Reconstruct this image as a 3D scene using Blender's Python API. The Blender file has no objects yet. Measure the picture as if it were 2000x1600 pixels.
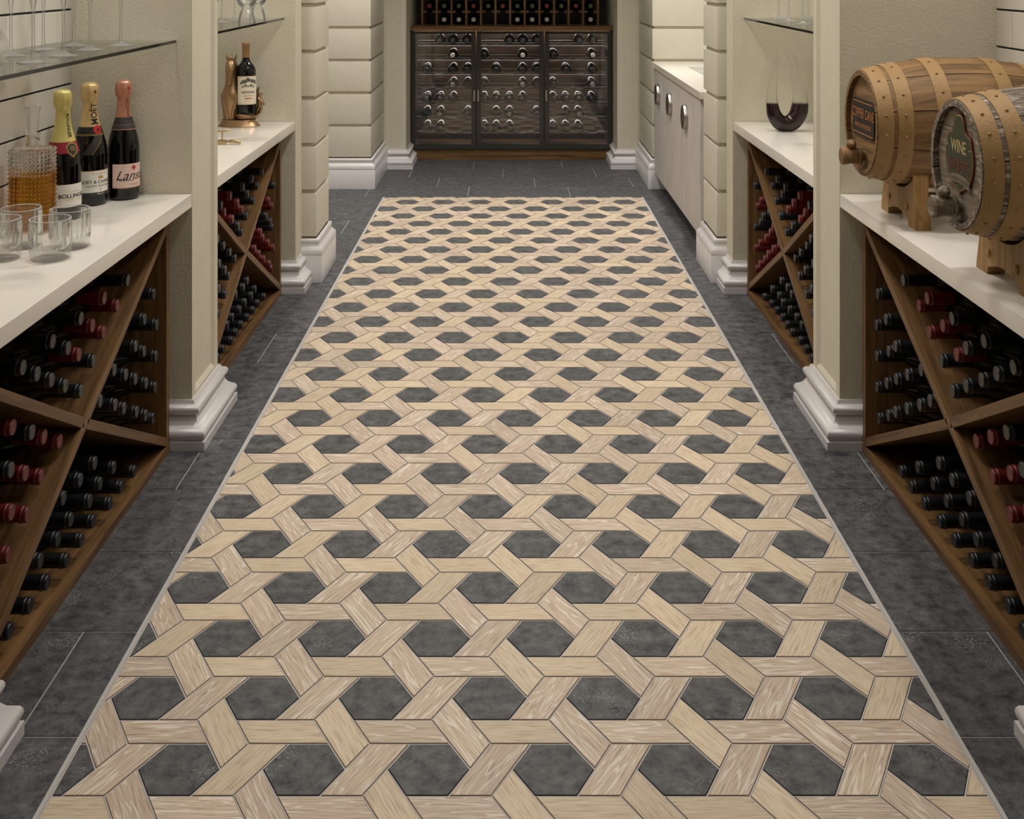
import bpy, bmesh, math, random
from math import sin, cos, pi, sqrt, atan2, radians
from mathutils import Vector, Matrix

random.seed(7)
SC = bpy.context.scene
COL = SC.collection

# ------------------------------------------------------------------ camera, world, exposure
CAMX, CAMH, F = -0.015, 1.31, 2151.0        # camera offset, height, focal length in px of the 2000 px frame
cam_d = bpy.data.cameras.new('camera')
cam = bpy.data.objects.new('camera', cam_d)
COL.objects.link(cam)
cam.location = (CAMX, 0, CAMH)
cam.rotation_euler = (pi / 2, 0, 0)
cam_d.sensor_fit = 'HORIZONTAL'
cam_d.sensor_width = 36.0
cam_d.lens = 36.0 * F / 2000.0
cam_d.shift_x = 0.0015
cam_d.shift_y = -857.0 / 2000.0
cam_d.clip_start = 0.05
SC.camera = cam

world = bpy.data.worlds.new('world')
SC.world = world
world.use_nodes = True
world.node_tree.nodes['Background'].inputs[0].default_value = (1.0, 0.93, 0.84, 1)
world.node_tree.nodes['Background'].inputs[1].default_value = 0.05

SC.view_settings.view_transform = 'Standard'
SC.view_settings.look = 'None'
SC.view_settings.exposure = -0.10
SC.view_settings.gamma = 1.0
SC.view_settings.use_curve_mapping = False
SC.cycles.use_denoising = True
SC.cycles.max_bounces = 9
SC.cycles.diffuse_bounces = 3
SC.cycles.glossy_bounces = 4
SC.cycles.transmission_bounces = 9
SC.cycles.transparent_max_bounces = 16
SC.cycles.use_adaptive_sampling = True
SC.cycles.adaptive_threshold = 0.08

LIGHT_COL = (1.0, 0.968, 0.928)
CEIL = 2.55


def lamp(name, loc, power, size, parent=None, col=LIGHT_COL, spread=180, shape='DISK', rot=(0, 0, 0), size_y=None):
    d = bpy.data.lights.new(name, 'AREA')
    d.shape = shape
    d.size = size
    if size_y:
        d.size_y = size_y
    d.energy = power
    d.color = col
    d.spread = radians(spread)
    o = bpy.data.objects.new(name, d)
    COL.objects.link(o)
    o.location = loc
    o.rotation_euler = rot
    if parent:
        o.parent = parent
    return o


# ------------------------------------------------------------------ materials
def lin(v):
    v /= 255.0
    return v / 12.92 if v <= 0.04045 else ((v + 0.055) / 1.055) ** 2.4


def C(r, g, b):
    return (lin(r), lin(g), lin(b), 1.0)


def new_mat(name):
    m = bpy.data.materials.new(name)
    m.use_nodes = True
    nt = m.node_tree
    return m, nt, nt.nodes['Principled BSDF']


def nd(nt, t, **kw):
    n = nt.nodes.new(t)
    for k, v in kw.items():
        setattr(n, k, v)
    return n


def plain(name, col, rough=0.5, metal=0.0, coat=0.0, bump=0.0, bscale=60.0, vary=0.0, spec=0.5):
    m, nt, b = new_mat(name)
    b.inputs['Base Color'].default_value = col
    b.inputs['Roughness'].default_value = rough
    b.inputs['Metallic'].default_value = metal
    b.inputs['Coat Weight'].default_value = coat
    b.inputs['Specular IOR Level'].default_value = spec
    tc = nd(nt, 'ShaderNodeTexCoord')
    nz = nd(nt, 'ShaderNodeTexNoise')
    nz.inputs['Scale'].default_value = bscale
    nz.inputs['Detail'].default_value = 4
    nt.links.new(tc.outputs['Object'], nz.inputs['Vector'])
    if bump:
        bp = nd(nt, 'ShaderNodeBump')
        bp.inputs['Strength'].default_value = bump
        bp.inputs['Distance'].default_value = 0.004
        nt.links.new(nz.outputs['Fac'], bp.inputs['Height'])
        nt.links.new(bp.outputs['Normal'], b.inputs['Normal'])
    if vary:
        nz2 = nd(nt, 'ShaderNodeTexNoise')
        nz2.inputs['Scale'].default_value = bscale * 0.13
        nz2.inputs['Detail'].default_value = 5
        nt.links.new(tc.outputs['Object'], nz2.inputs['Vector'])
        hs = nd(nt, 'ShaderNodeMix', data_type='RGBA')
        hs.inputs[6].default_value = tuple(c * (1 - vary) for c in col[:3]) + (1,)
        hs.inputs[7].default_value = tuple(min(1, c * (1 + vary)) for c in col[:3]) + (1,)
        nt.links.new(nz2.outputs['Fac'], hs.inputs[0])
        nt.links.new(hs.outputs[2], b.inputs['Base Color'])
    return m


def wood(name, dark, light, axis=0, rough=0.45, gscale=1.0, bump=0.15, vein=None, vein_amt=0.0, spec=0.4):
    """Grain runs along the object's own axis."""
    m, nt, b = new_mat(name)
    tc = nd(nt, 'ShaderNodeTexCoord')
    oi = nd(nt, 'ShaderNodeObjectInfo')
    mp = nd(nt, 'ShaderNodeMapping')
    sc = [60.0 * gscale] * 3
    sc[axis] = 3.0 * gscale
    mp.inputs['Scale'].default_value = sc
    nt.links.new(tc.outputs['Object'], mp.inputs['Vector'])
    mul = nd(nt, 'ShaderNodeVectorMath', operation='SCALE')
    nt.links.new(oi.outputs['Location'], mul.inputs[0])
    mul.inputs['Scale'].default_value = 17.3
    nt.links.new(mul.outputs[0], mp.inputs['Location'])
    nz = nd(nt, 'ShaderNodeTexNoise')
    nz.inputs['Scale'].default_value = 1.0
    nz.inputs['Detail'].default_value = 6
    nz.inputs['Roughness'].default_value = 0.62
    nz.inputs['Distortion'].default_value = 0.6
    nt.links.new(mp.outputs[0], nz.inputs['Vector'])
    cr = nd(nt, 'ShaderNodeValToRGB')
    cr.color_ramp.elements[0].position = 0.32
    cr.color_ramp.elements[0].color = dark
    cr.color_ramp.elements[1].position = 0.70
    cr.color_ramp.elements[1].color = light
    nt.links.new(nz.outputs['Fac'], cr.inputs['Fac'])
    out = cr.outputs['Color']
    if vein:
        wv = nd(nt, 'ShaderNodeTexNoise')
        wv.inputs['Scale'].default_value = 2.2
        wv.inputs['Detail'].default_value = 3
        wv.inputs['Distortion'].default_value = 1.5
        nt.links.new(mp.outputs[0], wv.inputs['Vector'])
        r2 = nd(nt, 'ShaderNodeValToRGB')
        r2.color_ramp.elements[0].position = 0.52
        r2.color_ramp.elements[0].color = (0, 0, 0, 1)
        r2.color_ramp.elements[1].position = 0.66
        r2.color_ramp.elements[1].color = (vein_amt,) * 3 + (1,)
        nt.links.new(wv.outputs['Fac'], r2.inputs['Fac'])
        mx = nd(nt, 'ShaderNodeMix', data_type='RGBA')
        nt.links.new(r2.outputs['Color'], mx.inputs[0])
        nt.links.new(out, mx.inputs[6])
        mx.inputs[7].default_value = vein
        out = mx.outputs[2]
    nt.links.new(out, b.inputs['Base Color'])
    b.inputs['Roughness'].default_value = rough
    b.inputs['Specular IOR Level'].default_value = spec
    bp = nd(nt, 'ShaderNodeBump')
    bp.inputs['Strength'].default_value = bump
    bp.inputs['Distance'].default_value = 0.002
    nt.links.new(nz.outputs['Fac'], bp.inputs['Height'])
    nt.links.new(bp.outputs['Normal'], b.inputs['Normal'])
    return m


def plank_mat(name, dark, mid, light, vein_amt, ring):
    """Floor planks: grain along U of the UV map (metres)."""
    m, nt, b = new_mat(name)
    uv = nd(nt, 'ShaderNodeUVMap')
    mp = nd(nt, 'ShaderNodeMapping')
    mp.inputs['Scale'].default_value = (20.0, 300.0, 1.0)
    nt.links.new(uv.outputs[0], mp.inputs['Vector'])
    nz = nd(nt, 'ShaderNodeTexNoise')
    nz.inputs['Scale'].default_value = 1.0
    nz.inputs['Detail'].default_value = 6
    nz.inputs['Roughness'].default_value = 0.6
    nt.links.new(mp.outputs[0], nz.inputs['Vector'])
    cr = nd(nt, 'ShaderNodeValToRGB')
    cr.color_ramp.elements[0].position = 0.30
    cr.color_ramp.elements[0].color = dark
    cr.color_ramp.elements[1].position = 0.72
    cr.color_ramp.elements[1].color = light
    e = cr.color_ramp.elements.new(0.5)
    e.color = mid
    nt.links.new(nz.outputs['Fac'], cr.inputs['Fac'])
    # limed cathedral veins
    mp2 = nd(nt, 'ShaderNodeMapping')
    mp2.inputs['Scale'].default_value = (4.5, 54.0, 1.0)
    nt.links.new(uv.outputs[0], mp2.inputs['Vector'])
    nz2 = nd(nt, 'ShaderNodeTexNoise')
    nz2.inputs['Scale'].default_value = 0.55
    nz2.inputs['Detail'].default_value = 3
    nz2.inputs['Distortion'].default_value = 0.4
    nt.links.new(mp2.outputs[0], nz2.inputs['Vector'])
    mt = nd(nt, 'ShaderNodeMath', operation='MULTIPLY')
    mt.inputs[1].default_value = ring
    nt.links.new(nz2.outputs['Fac'], mt.inputs[0])
    sn = nd(nt, 'ShaderNodeMath', operation='SINE')
    nt.links.new(mt.outputs[0], sn.inputs[0])
    r2 = nd(nt, 'ShaderNodeValToRGB')
    r2.color_ramp.elements[0].position = 0.72
    r2.color_ramp.elements[0].color = (0, 0, 0, 1)
    r2.color_ramp.elements[1].position = 1.0
    r2.color_ramp.elements[1].color = (vein_amt,) * 3 + (1,)
    nt.links.new(sn.outputs[0], r2.inputs['Fac'])
    mx = nd(nt, 'ShaderNodeMix', data_type='RGBA')
    nt.links.new(r2.outputs['Color'], mx.inputs[0])
    nt.links.new(cr.outputs['Color'], mx.inputs[6])
    mx.inputs[7].default_value = C(224, 214, 199)
    # whole-plank tone
    nz3 = nd(nt, 'ShaderNodeTexNoise')
    nz3.inputs['Scale'].default_value = 0.9
    nt.links.new(uv.outputs[0], nz3.inputs['Vector'])
    mr = nd(nt, 'ShaderNodeMapRange')
    mr.inputs[1].default_value = 0.3
    mr.inputs[2].default_value = 0.7
    mr.inputs[3].default_value = 0.86
    mr.inputs[4].default_value = 1.10
    nt.links.new(nz3.outputs['Fac'], mr.inputs[0])
    vm = nd(nt, 'ShaderNodeVectorMath', operation='SCALE')
    nt.links.new(mx.outputs[2], vm.inputs[0])
    nt.links.new(mr.outputs[0], vm.inputs['Scale'])
    nt.links.new(vm.outputs[0], b.inputs['Base Color'])
    b.inputs['Roughness'].default_value = 0.48
    b.inputs['Specular IOR Level'].default_value = 0.35
    bp = nd(nt, 'ShaderNodeBump')
    bp.inputs['Strength'].default_value = 0.12
    bp.inputs['Distance'].default_value = 0.001
    nt.links.new(nz.outputs['Fac'], bp.inputs['Height'])
    nt.links.new(bp.outputs['Normal'], b.inputs['Normal'])
    return m


def stone_mat(name, c0, c1, speck, rough):
    m, nt, b = new_mat(name)
    uv = nd(nt, 'ShaderNodeUVMap')
    n1 = nd(nt, 'ShaderNodeTexNoise')
    n1.inputs['Scale'].default_value = 30
    n1.inputs['Detail'].default_value = 8
    n1.inputs['Roughness'].default_value = 0.74
    nt.links.new(uv.outputs[0], n1.inputs['Vector'])
    cr = nd(nt, 'ShaderNodeValToRGB')
    cr.color_ramp.elements[0].position = 0.36
    cr.color_ramp.elements[0].color = c0
    cr.color_ramp.elements[1].position = 0.68
    cr.color_ramp.elements[1].color = c1
    nt.links.new(n1.outputs['Fac'], cr.inputs['Fac'])
    n2 = nd(nt, 'ShaderNodeTexNoise')
    n2.inputs['Scale'].default_value = 210
    n2.inputs['Detail'].default_value = 2
    nt.links.new(uv.outputs[0], n2.inputs['Vector'])
    n3 = nd(nt, 'ShaderNodeTexNoise')
    n3.inputs['Scale'].default_value = 9
    n3.inputs['Detail'].default_value = 4
    nt.links.new(uv.outputs[0], n3.inputs['Vector'])
    mu = nd(nt, 'ShaderNodeMath', operation='MULTIPLY')
    nt.links.new(n2.outputs['Fac'], mu.inputs[0])
    nt.links.new(n3.outputs['Fac'], mu.inputs[1])
    r2 = nd(nt, 'ShaderNodeValToRGB')
    r2.color_ramp.elements[0].position = 0.34
    r2.color_ramp.elements[0].color = (0, 0, 0, 1)
    r2.color_ramp.elements[1].position = 0.47
    r2.color_ramp.elements[1].color = (0.55,) * 3 + (1,)
    nt.links.new(mu.outputs[0], r2.inputs['Fac'])
    mx = nd(nt, 'ShaderNodeMix', data_type='RGBA')
    nt.links.new(r2.outputs['Color'], mx.inputs[0])
    nt.links.new(cr.outputs['Color'], mx.inputs[6])
    mx.inputs[7].default_value = speck
    nt.links.new(mx.outputs[2], b.inputs['Base Color'])
    b.inputs['Roughness'].default_value = rough
    b.inputs['Specular IOR Level'].default_value = 0.22
    bp = nd(nt, 'ShaderNodeBump')
    bp.inputs['Strength'].default_value = 0.10
    bp.inputs['Distance'].default_value = 0.002
    nt.links.new(n1.outputs['Fac'], bp.inputs['Height'])
    nt.links.new(bp.outputs['Normal'], b.inputs['Normal'])
    return m


def thin_glass(name, tint=(1, 1, 1, 1), gloss=1.0, rough=0.0, ior=1.5, haze=0.0, hcol=(0.5, 0.48, 0.45, 1)):
    """Thin sheet or thin-walled glass: clear film with Fresnel reflection."""
    m = bpy.data.materials.new(name)
    m.use_nodes = True
    nt = m.node_tree
    nt.nodes.remove(nt.nodes['Principled BSDF'])
    out = nt.nodes['Material Output']
    tr = nd(nt, 'ShaderNodeBsdfTransparent')
    tr.inputs[0].default_value = tint
    gl = nd(nt, 'ShaderNodeBsdfGlossy')
    gl.inputs['Roughness'].default_value = rough
    fr = nd(nt, 'ShaderNodeFresnel')
    fr.inputs['IOR'].default_value = ior
    mu = nd(nt, 'ShaderNodeMath', operation='MULTIPLY')
    mu.use_clamp = True
    mu.inputs[1].default_value = gloss
    nt.links.new(fr.outputs[0], mu.inputs[0])
    mx = nd(nt, 'ShaderNodeMixShader')
    nt.links.new(mu.outputs[0], mx.inputs[0])
    nt.links.new(tr.outputs[0], mx.inputs[1])
    nt.links.new(gl.outputs[0], mx.inputs[2])
    res = mx.outputs[0]
    if haze:
        df = nd(nt, 'ShaderNodeBsdfDiffuse')
        df.inputs[0].default_value = hcol
        m2 = nd(nt, 'ShaderNodeMixShader')
        m2.inputs[0].default_value = haze
        nt.links.new(res, m2.inputs[1])
        nt.links.new(df.outputs[0], m2.inputs[2])
        res = m2.outputs[0]
    nt.links.new(res, out.inputs['Surface'])
    return m


def solid_glass(name, col=(1, 1, 1, 1), ior=1.5, rough=0.0):
    m, nt, b = new_mat(name)
    b.inputs['Base Color'].default_value = col
    b.inputs['Transmission Weight'].default_value = 1.0
    b.inputs['IOR'].default_value = ior
    b.inputs['Roughness'].default_value = rough
    return m


def mixed_glass(name, clear=0.55, ior=1.48, col=(1, 1, 1, 1), rough=0.0):
    """Bright clear crystal: a refracting body that lets part of the light straight through."""
    m = bpy.data.materials.new(name)
    m.use_nodes = True
    nt = m.node_tree
    nt.nodes.remove(nt.nodes['Principled BSDF'])
    out = nt.nodes['Material Output']
    tr = nd(nt, 'ShaderNodeBsdfTransparent')
    tr.inputs[0].default_value = col
    gl = nd(nt, 'ShaderNodeBsdfGlass')
    gl.inputs['IOR'].default_value = ior
    gl.inputs['Roughness'].default_value = rough
    gl.inputs['Color'].default_value = col
    mx = nd(nt, 'ShaderNodeMixShader')
    mx.inputs[0].default_value = 1 - clear
    nt.links.new(tr.outputs[0], mx.inputs[1])
    nt.links.new(gl.outputs[0], mx.inputs[2])
    nt.links.new(mx.outputs[0], out.inputs['Surface'])
    return m


def emit(name, col, strength):
    m, nt, b = new_mat(name)
    b.inputs['Base Color'].default_value = (0.8, 0.8, 0.8, 1)
    b.inputs['Emission Color'].default_value = col
    b.inputs['Emission Strength'].default_value = strength
    return m


M = dict(
    plaster=plain('plaster', C(205, 198, 178), 0.9, bump=0.55, bscale=140, vary=0.05, spec=0.2),
    smooth_plaster=plain('smooth plaster', C(208, 201, 182), 0.85, bump=0.25, bscale=120, vary=0.05, spec=0.2),
    block=plain('limestone block', C(211, 205, 189), 0.8, bump=0.12, bscale=150, vary=0.05, spec=0.25),
    block_joint=plain('block joint', C(196, 186, 158), 0.9, spec=0.2),
    trim=plain('white trim paint', C(214, 210, 209), 0.32, spec=0.5),
    ceiling=plain('ceiling paint', C(225, 220, 210), 0.9),
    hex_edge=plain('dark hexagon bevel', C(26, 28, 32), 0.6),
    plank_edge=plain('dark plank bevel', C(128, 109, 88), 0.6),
    grout=plain('grout', C(186, 181, 176), 0.9, bump=0.2, bscale=300, vary=0.05),
    strip=plain('grout strip', C(180, 176, 172), 0.7),
    quartz=plain('white quartz', C(232, 226, 216), 0.16, vary=0.015, bscale=300, spec=0.5),
    walltile=plain('glazed wall tile', C(214, 208, 196), 0.18, spec=0.5),
    tilegrout=plain('black tile grout', C(14, 13, 12), 0.8),
    plank_pale=plank_mat('pale oak plank', C(164, 143, 117), C(204, 185, 158), C(214, 198, 173), 0.18, 22),
    plank_limed=plank_mat('limed oak plank', C(156, 136, 117), C(194, 174, 153), C(207, 189, 168), 0.8, 64),
    hexstone=stone_mat('hexagon stone', C(58, 58, 59), C(110, 110, 110), C(160, 159, 157), 0.5),
    slate=stone_mat('slate tile', C(52, 52, 54), C(106, 106, 107), C(170, 169, 168), 0.55),
    rack_x=wood('walnut rack x', C(76, 52, 28), C(134, 100, 62), 0),
    rack_y=wood('walnut rack y', C(76, 52, 28), C(134, 100, 62), 1),
    rack_z=wood('walnut rack z', C(76, 52, 28), C(134, 100, 62), 2),
    dark_walnut=wood('dark walnut lining', C(34, 24, 15), C(66, 47, 30), 0),
    bottle=plain('black bottle glass', C(7, 8, 8), 0.07, spec=0.5),
    foil_black=plain('black capsule foil', C(22, 24, 27), 0.35, spec=0.5),
    foil_red=plain('red capsule foil', C(92, 15, 16), 0.4, spec=0.5),
    foil_green=plain('green capsule foil', C(66, 92, 56), 0.4),
    foil_grey=plain('grey capsule foil', C(196, 190, 182), 0.4),
    foil_wine=plain('wine capsule foil', C(120, 36, 34), 0.4),
    glass=mixed_glass('clear glass', 0.74, 1.45),
    crystal=mixed_glass('crystal glass', 0.34, 1.45),
    tumbler_wall=thin_glass('tumbler wall glass', (0.99, 0.99, 0.985, 1), 0.85, 0.0, 1.3, 0.045, (0.97, 0.97, 0.95, 1)),
    rim=thin_glass('painted rim highlight', (0.97, 0.97, 0.96, 1), 1.5, 0.0, 1.5, 0.45, (0.95, 0.95, 0.93, 1)),  # white mixed in to paint the highlight along the tumbler rim
    thin=thin_glass('thin clear glass', (0.985, 0.988, 0.98, 1), 0.5, 0.0, 1.25, 0.005, (0.9, 0.9, 0.88, 1)),
    stem=thin_glass('stem glass', (0.985, 0.985, 0.975, 1), 1.3, 0.0, 1.4, 0.10, (0.97, 0.97, 0.95, 1)),
    shelf=thin_glass('shelf glass', (0.985, 0.992, 0.982, 1), 0.6, 0.02, 1.5),
    shelf_edge=plain('dark glass edge', C(22, 24, 22), 0.12),
    door_glass=thin_glass('smoked door glass', (0.86, 0.85, 0.84, 1), 1.9, 0.035, 1.5, 0.006),
    black_metal=plain('black metal', C(28, 28, 28), 0.3, spec=0.5),
    frit=plain('dark glass border', C(58, 57, 55), 0.18),
    steel=plain('brushed steel', C(176, 172, 166), 0.36, 1.0),
    steel_dark=plain('dark bronze face', C(84, 77, 70), 0.95, 0.0, spec=0.05),
    limed_white=wood('limed white wood', C(186, 178, 174), C(222, 216, 212), 2, rough=0.55, gscale=1.3, bump=0.2),
    sink=plain('white sink', C(225, 224, 222), 0.2),
    whisky=mixed_glass('amber whisky', 0.25, 1.33, (0.88, 0.60, 0.20, 1)),
    wine=plain('red wine', C(38, 8, 10), 0.04, spec=0.5),
    bronze=plain('bronze', C(158, 128, 94), 0.36, 0.75, bump=0.06, bscale=50),
    brass=plain('brass', C(188, 166, 126), 0.34, 0.9),
    barrel_oak=wood('barrel oak', C(90, 66, 40), C(160, 123, 78), 0, rough=0.6, gscale=0.8, bump=0.35),
    barrel_oak_z=wood('barrel head oak', C(94, 70, 42), C(160, 124, 80), 1, rough=0.6, gscale=0.7, bump=0.3),
    barrel_grey=wood('weathered stave', C(78, 68, 58), C(136, 120, 102), 0, rough=0.7, gscale=0.9, bump=0.5, vein=C(205, 196, 182), vein_amt=0.75),
    barrel_grey_z=wood('weathered head', C(84, 74, 62), C(142, 126, 106), 1, rough=0.7, gscale=0.7, bump=0.4, vein=C(190, 180, 164), vein_amt=0.5),
    hoop=plain('antique gold hoop', C(160, 127, 82), 0.6, 0.15, bump=0.3, bscale=160, vary=0.12),
    stand_oak=wood('stand oak', C(126, 94, 52), C(182, 144, 92), 2, rough=0.55, gscale=0.8),
    stand_oak_x=wood('stand oak rail', C(132, 94, 50), C(188, 144, 88), 0, rough=0.55, gscale=0.8),
    sign_black=plain('black sign', C(20, 19, 18), 0.4),
    sign_green=plain('green sign', C(58, 62, 38), 0.6, vary=0.25, bscale=120),
    sign_rim=plain('maroon sign rim', C(92, 40, 30), 0.5),
    copper=plain('copper lettering', C(206, 132, 70), 0.4, 0.3),
    cream=plain('cream lettering', C(190, 172, 122), 0.5),
    maroon=plain('maroon lettering', C(104, 52, 40), 0.6),
    foil_yellow=plain('yellow gold foil', C(222, 206, 128), 0.34, 0.35, bump=0.15, bscale=90),
    foil_gold=plain('gold foil', C(220, 188, 132), 0.36, 0.35, bump=0.15, bscale=90),
    foil_rose=plain('rose copper foil', C(200, 140, 116), 0.34, 0.4, bump=0.15, bscale=90),
    band_grey=plain('charcoal band', C(52, 48, 46), 0.45),
    band_black=plain('black satin band', C(26, 25, 25), 0.5),
    band_red=plain('burgundy band', C(146, 32, 52), 0.45),
    seal_red=plain('red seal', C(186, 26, 40), 0.4),
    gold=plain('gold line', C(206, 174, 96), 0.35, 0.6),
    paper_white=plain('white label paper', C(226, 222, 212), 0.6),
    paper_pink=plain('pink label paper', C(228, 196, 184), 0.6),
    paper_cream=plain('cream label paper', C(226, 216, 190), 0.6),
    ink=plain('black ink', C(20, 18, 18), 0.5),
    ink_grey=plain('grey ink', C(92, 88, 82), 0.6),
    ink_red=plain('red ink', C(176, 26, 34), 0.5),
    ink_gold=plain('gold ink', C(196, 158, 84), 0.45, 0.3),
    lamp_on=emit('lamp diffuser', (1.0, 0.93, 0.82, 1), 6.0),
    led=emit('led strip', (1.0, 0.97, 0.92, 1), 70.0),
    added_shelf_glow=emit('added shelf glow', (1.0, 0.97, 0.94, 1), 3.4),
    cork=plain('gold brown capsule', C(158, 122, 80), 0.45, 0.2, vary=0.2, bscale=200),
    dark_tile=plain('dark grey tile', C(64, 66, 62), 0.35, vary=0.1),
)

M['added_shelf_glow'].cycles.emission_sampling = 'NONE'
M['lamp_on'].cycles.emission_sampling = 'NONE'


# ------------------------------------------------------------------ mesh builder
class MB:
    def __init__(self):
        self.v, self.f, self.uv = [], [], None

    def add(self, verts, faces):
        n = len(self.v)
        self.v += [tuple(p) for p in verts]
        self.f += [tuple(i + n for i in f) for f in faces]
        return self

    def box(self, x0, x1, y0, y1, z0, z1):
        if x1 < x0: x0, x1 = x1, x0
        if y1 < y0: y0, y1 = y1, y0
        if z1 < z0: z0, z1 = z1, z0
        return self.add([(x0, y0, z0), (x1, y0, z0), (x1, y1, z0), (x0, y1, z0), (x0, y0, z1), (x1, y0, z1), (x1, y1, z1), (x0, y1, z1)],
                        [(0, 3, 2, 1), (4, 5, 6, 7), (0, 1, 5, 4), (1, 2, 6, 5), (2, 3, 7, 6), (3, 0, 4, 7)])

    def cbox(self, x0, x1, y0, y1, z0, z1, c):
        """Box with chamfered edges."""
        if x1 < x0: x0, x1 = x1, x0
        if y1 < y0: y0, y1 = y1, y0
        bm = bmesh.new()
        vs = [bm.verts.new(p) for p in ((x0, y0, z0), (x1, y0, z0), (x1, y1, z0), (x0, y1, z0), (x0, y0, z1), (x1, y0, z1), (x1, y1, z1), (x0, y1, z1))]
        for f in ((0, 3, 2, 1), (4, 5, 6, 7), (0, 1, 5, 4), (1, 2, 6, 5), (2, 3, 7, 6), (3, 0, 4, 7)):
            bm.faces.new([vs[i] for i in f])
        bmesh.ops.bevel(bm, geom=bm.edges[:], offset=c, segments=2, affect='EDGES', profile=0.7)
        bm.verts.index_update()
        self.add([v.co[:] for v in bm.verts], [[v.index for v in f.verts] for f in bm.faces])
        bm.free()
        return self

    def prism(self, poly, lo, hi, axis='z'):
        """Extrude a 2-D polygon along an axis (x: poly is (y,z); y: (x,z); z: (x,y))."""
        def P(p, h):
            return {'z': (p[0], p[1], h), 'x': (h, p[0], p[1]), 'y': (p[0], h, p[1])}[axis]
        n = len(poly)
        vs = [P(p, lo) for p in poly] + [P(p, hi) for p in poly]
        fs = [tuple(range(n))[::-1], tuple(range(n, 2 * n))] + [(i, (i + 1) % n, n + (i + 1) % n, n + i) for i in range(n)]
        return self.add(vs, fs)

    def lathe(self, prof, seg=24, mod=None, close=False):
        """Revolve (r, z) about z; mod(theta, z, r) returns a radius."""
        rings, vs, fs = [], [], []
        for r, z in prof:
            if r < 1e-7:
                rings.append([len(vs)])
                vs.append((0, 0, z))
            else:
                ring = []
                for k in range(seg):
                    t = 2 * pi * k / seg
                    rr = mod(t, z, r) if mod else r
                    ring.append(len(vs))
                    vs.append((rr * cos(t), rr * sin(t), z))
                rings.append(ring)
        pairs = list(zip(rings[:-1], rings[1:]))
        if close:
            pairs.append((rings[-1], rings[0]))
        for a, b in pairs:
            if len(a) == 1 and len(b) == 1:
                continue
            for k in range(seg):
                k2 = (k + 1) % seg
                if len(a) == 1:
                    fs.append((a[0], b[k2], b[k]))
                elif len(b) == 1:
                    fs.append((a[k], a[k2], b[0]))
                else:
                    fs.append((a[k], a[k2], b[k2], b[k]))
        return self.add(vs, fs)

    def tube(self, pts, rads, seg=10, caps=True, flat=None):
        """Tube through points; flat=(vector, scale) squashes the section."""
        pts = [Vector(p) for p in pts]
        if not hasattr(rads, '__len__'):
            rads = [rads] * len(pts)
        vs, fs = [], []
        up = Vector((0, 0, 1))
        t0 = (pts[1] - pts[0]).normalized()
        if abs(t0.dot(up)) > 0.9:
            up = Vector((0, 1, 0))
        n = (up - t0 * up.dot(t0)).normalized()
        for i, p in enumerate(pts):
            t = (pts[min(i + 1, len(pts) - 1)] - pts[max(i - 1, 0)]).normalized()
            n = (n - t * n.dot(t)).normalized()
            b = t.cross(n)
            for k in range(seg):
                a = 2 * pi * k / seg
                off = (n * cos(a) + b * sin(a)) * rads[i]
                if flat:
                    fv = Vector(flat[0]).normalized()
                    off = off - fv * off.dot(fv) * (1 - flat[1])
                vs.append(p + off)
        m = len(pts)
        for i in range(m - 1):
            for k in range(seg):
                k2 = (k + 1) % seg
                fs.append((i * seg + k, i * seg + k2, (i + 1) * seg + k2, (i + 1) * seg + k))
        if caps:
            fs.append(tuple(range(seg))[::-1])
            fs.append(tuple((m - 1) * seg + k for k in range(seg)))
        return self.add(vs, fs)

    def sphere(self, c, r, seg=14, rings=8, sc=(1, 1, 1)):
        vs, fs = [], []
        prof = [(sin(pi * i / rings), -cos(pi * i / rings)) for i in range(rings + 1)]
        m = MB().lathe(prof, seg)
        return self.add([(c[0] + p[0] * r * sc[0], c[1] + p[1] * r * sc[1], c[2] + p[2] * r * sc[2]) for p in m.v], m.f)

    def xf(self, mat):
        self.v = [tuple(mat @ Vector(p)) for p in self.v]
        return self

    def mirror(self, s):
        """Mirror across x when s < 0 (built for the left side, x negative)."""
        if s < 0:
            self.v = [(-p[0], p[1], p[2]) for p in self.v]
            self.f = [tuple(reversed(f)) for f in self.f]
        return self

    def mesh(self, name, mats, smooth=None, uvs=None, fmat=None):
        me = bpy.data.meshes.new(name)
        me.from_pydata(self.v, [], self.f)
        if not isinstance(mats, (list, tuple)):
            mats = [mats]
        for m in mats:
            me.materials.append(m)
        if fmat:
            for p, i in zip(me.polygons, fmat):
                p.material_index = i
        if uvs:
            lay = me.uv_layers.new(name='UVMap')
            for li, l in enumerate(me.loops):
                lay.data[li].uv = uvs[l.vertex_index]
        bm = bmesh.new()
        bm.from_mesh(me)
        if smooth is not None:
            bmesh.ops.remove_doubles(bm, verts=bm.verts[:], dist=1e-6)
        bmesh.ops.recalc_face_normals(bm, faces=bm.faces[:])
        bm.to_mesh(me)
        bm.free()
        if smooth is not None:
            for p in me.polygons:
                p.use_smooth = True
            me.set_sharp_from_angle(angle=radians(smooth))
        me.update()
        return me

    def build(self, name, mats, parent=None, smooth=None, loc=None, **kw):
        return obj(name, self.mesh(name, mats, smooth, **kw), parent, loc)


def obj(name, data, parent=None, loc=None, rot=None):
    o = bpy.data.objects.new(name, data)
    COL.objects.link(o)
    if parent:
        o.parent = parent
    if loc is not None:
        o.location = loc
    if rot is not None:
        o.rotation_euler = rot
    return o


def tag(o, label, cat, group=None):
    o['label'] = label
    o['category'] = cat
    if group:
        o['group'] = group
    return o


def thing(name, label, cat, loc=(0, 0, 0), rotz=0.0, group=None):
    o = obj(name, None, None, loc, (0, 0, rotz))
    o.empty_display_size = 0.05
    return tag(o, label, cat, group)


def struct(o):
    o['kind'] = 'structure'
    return o


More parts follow.
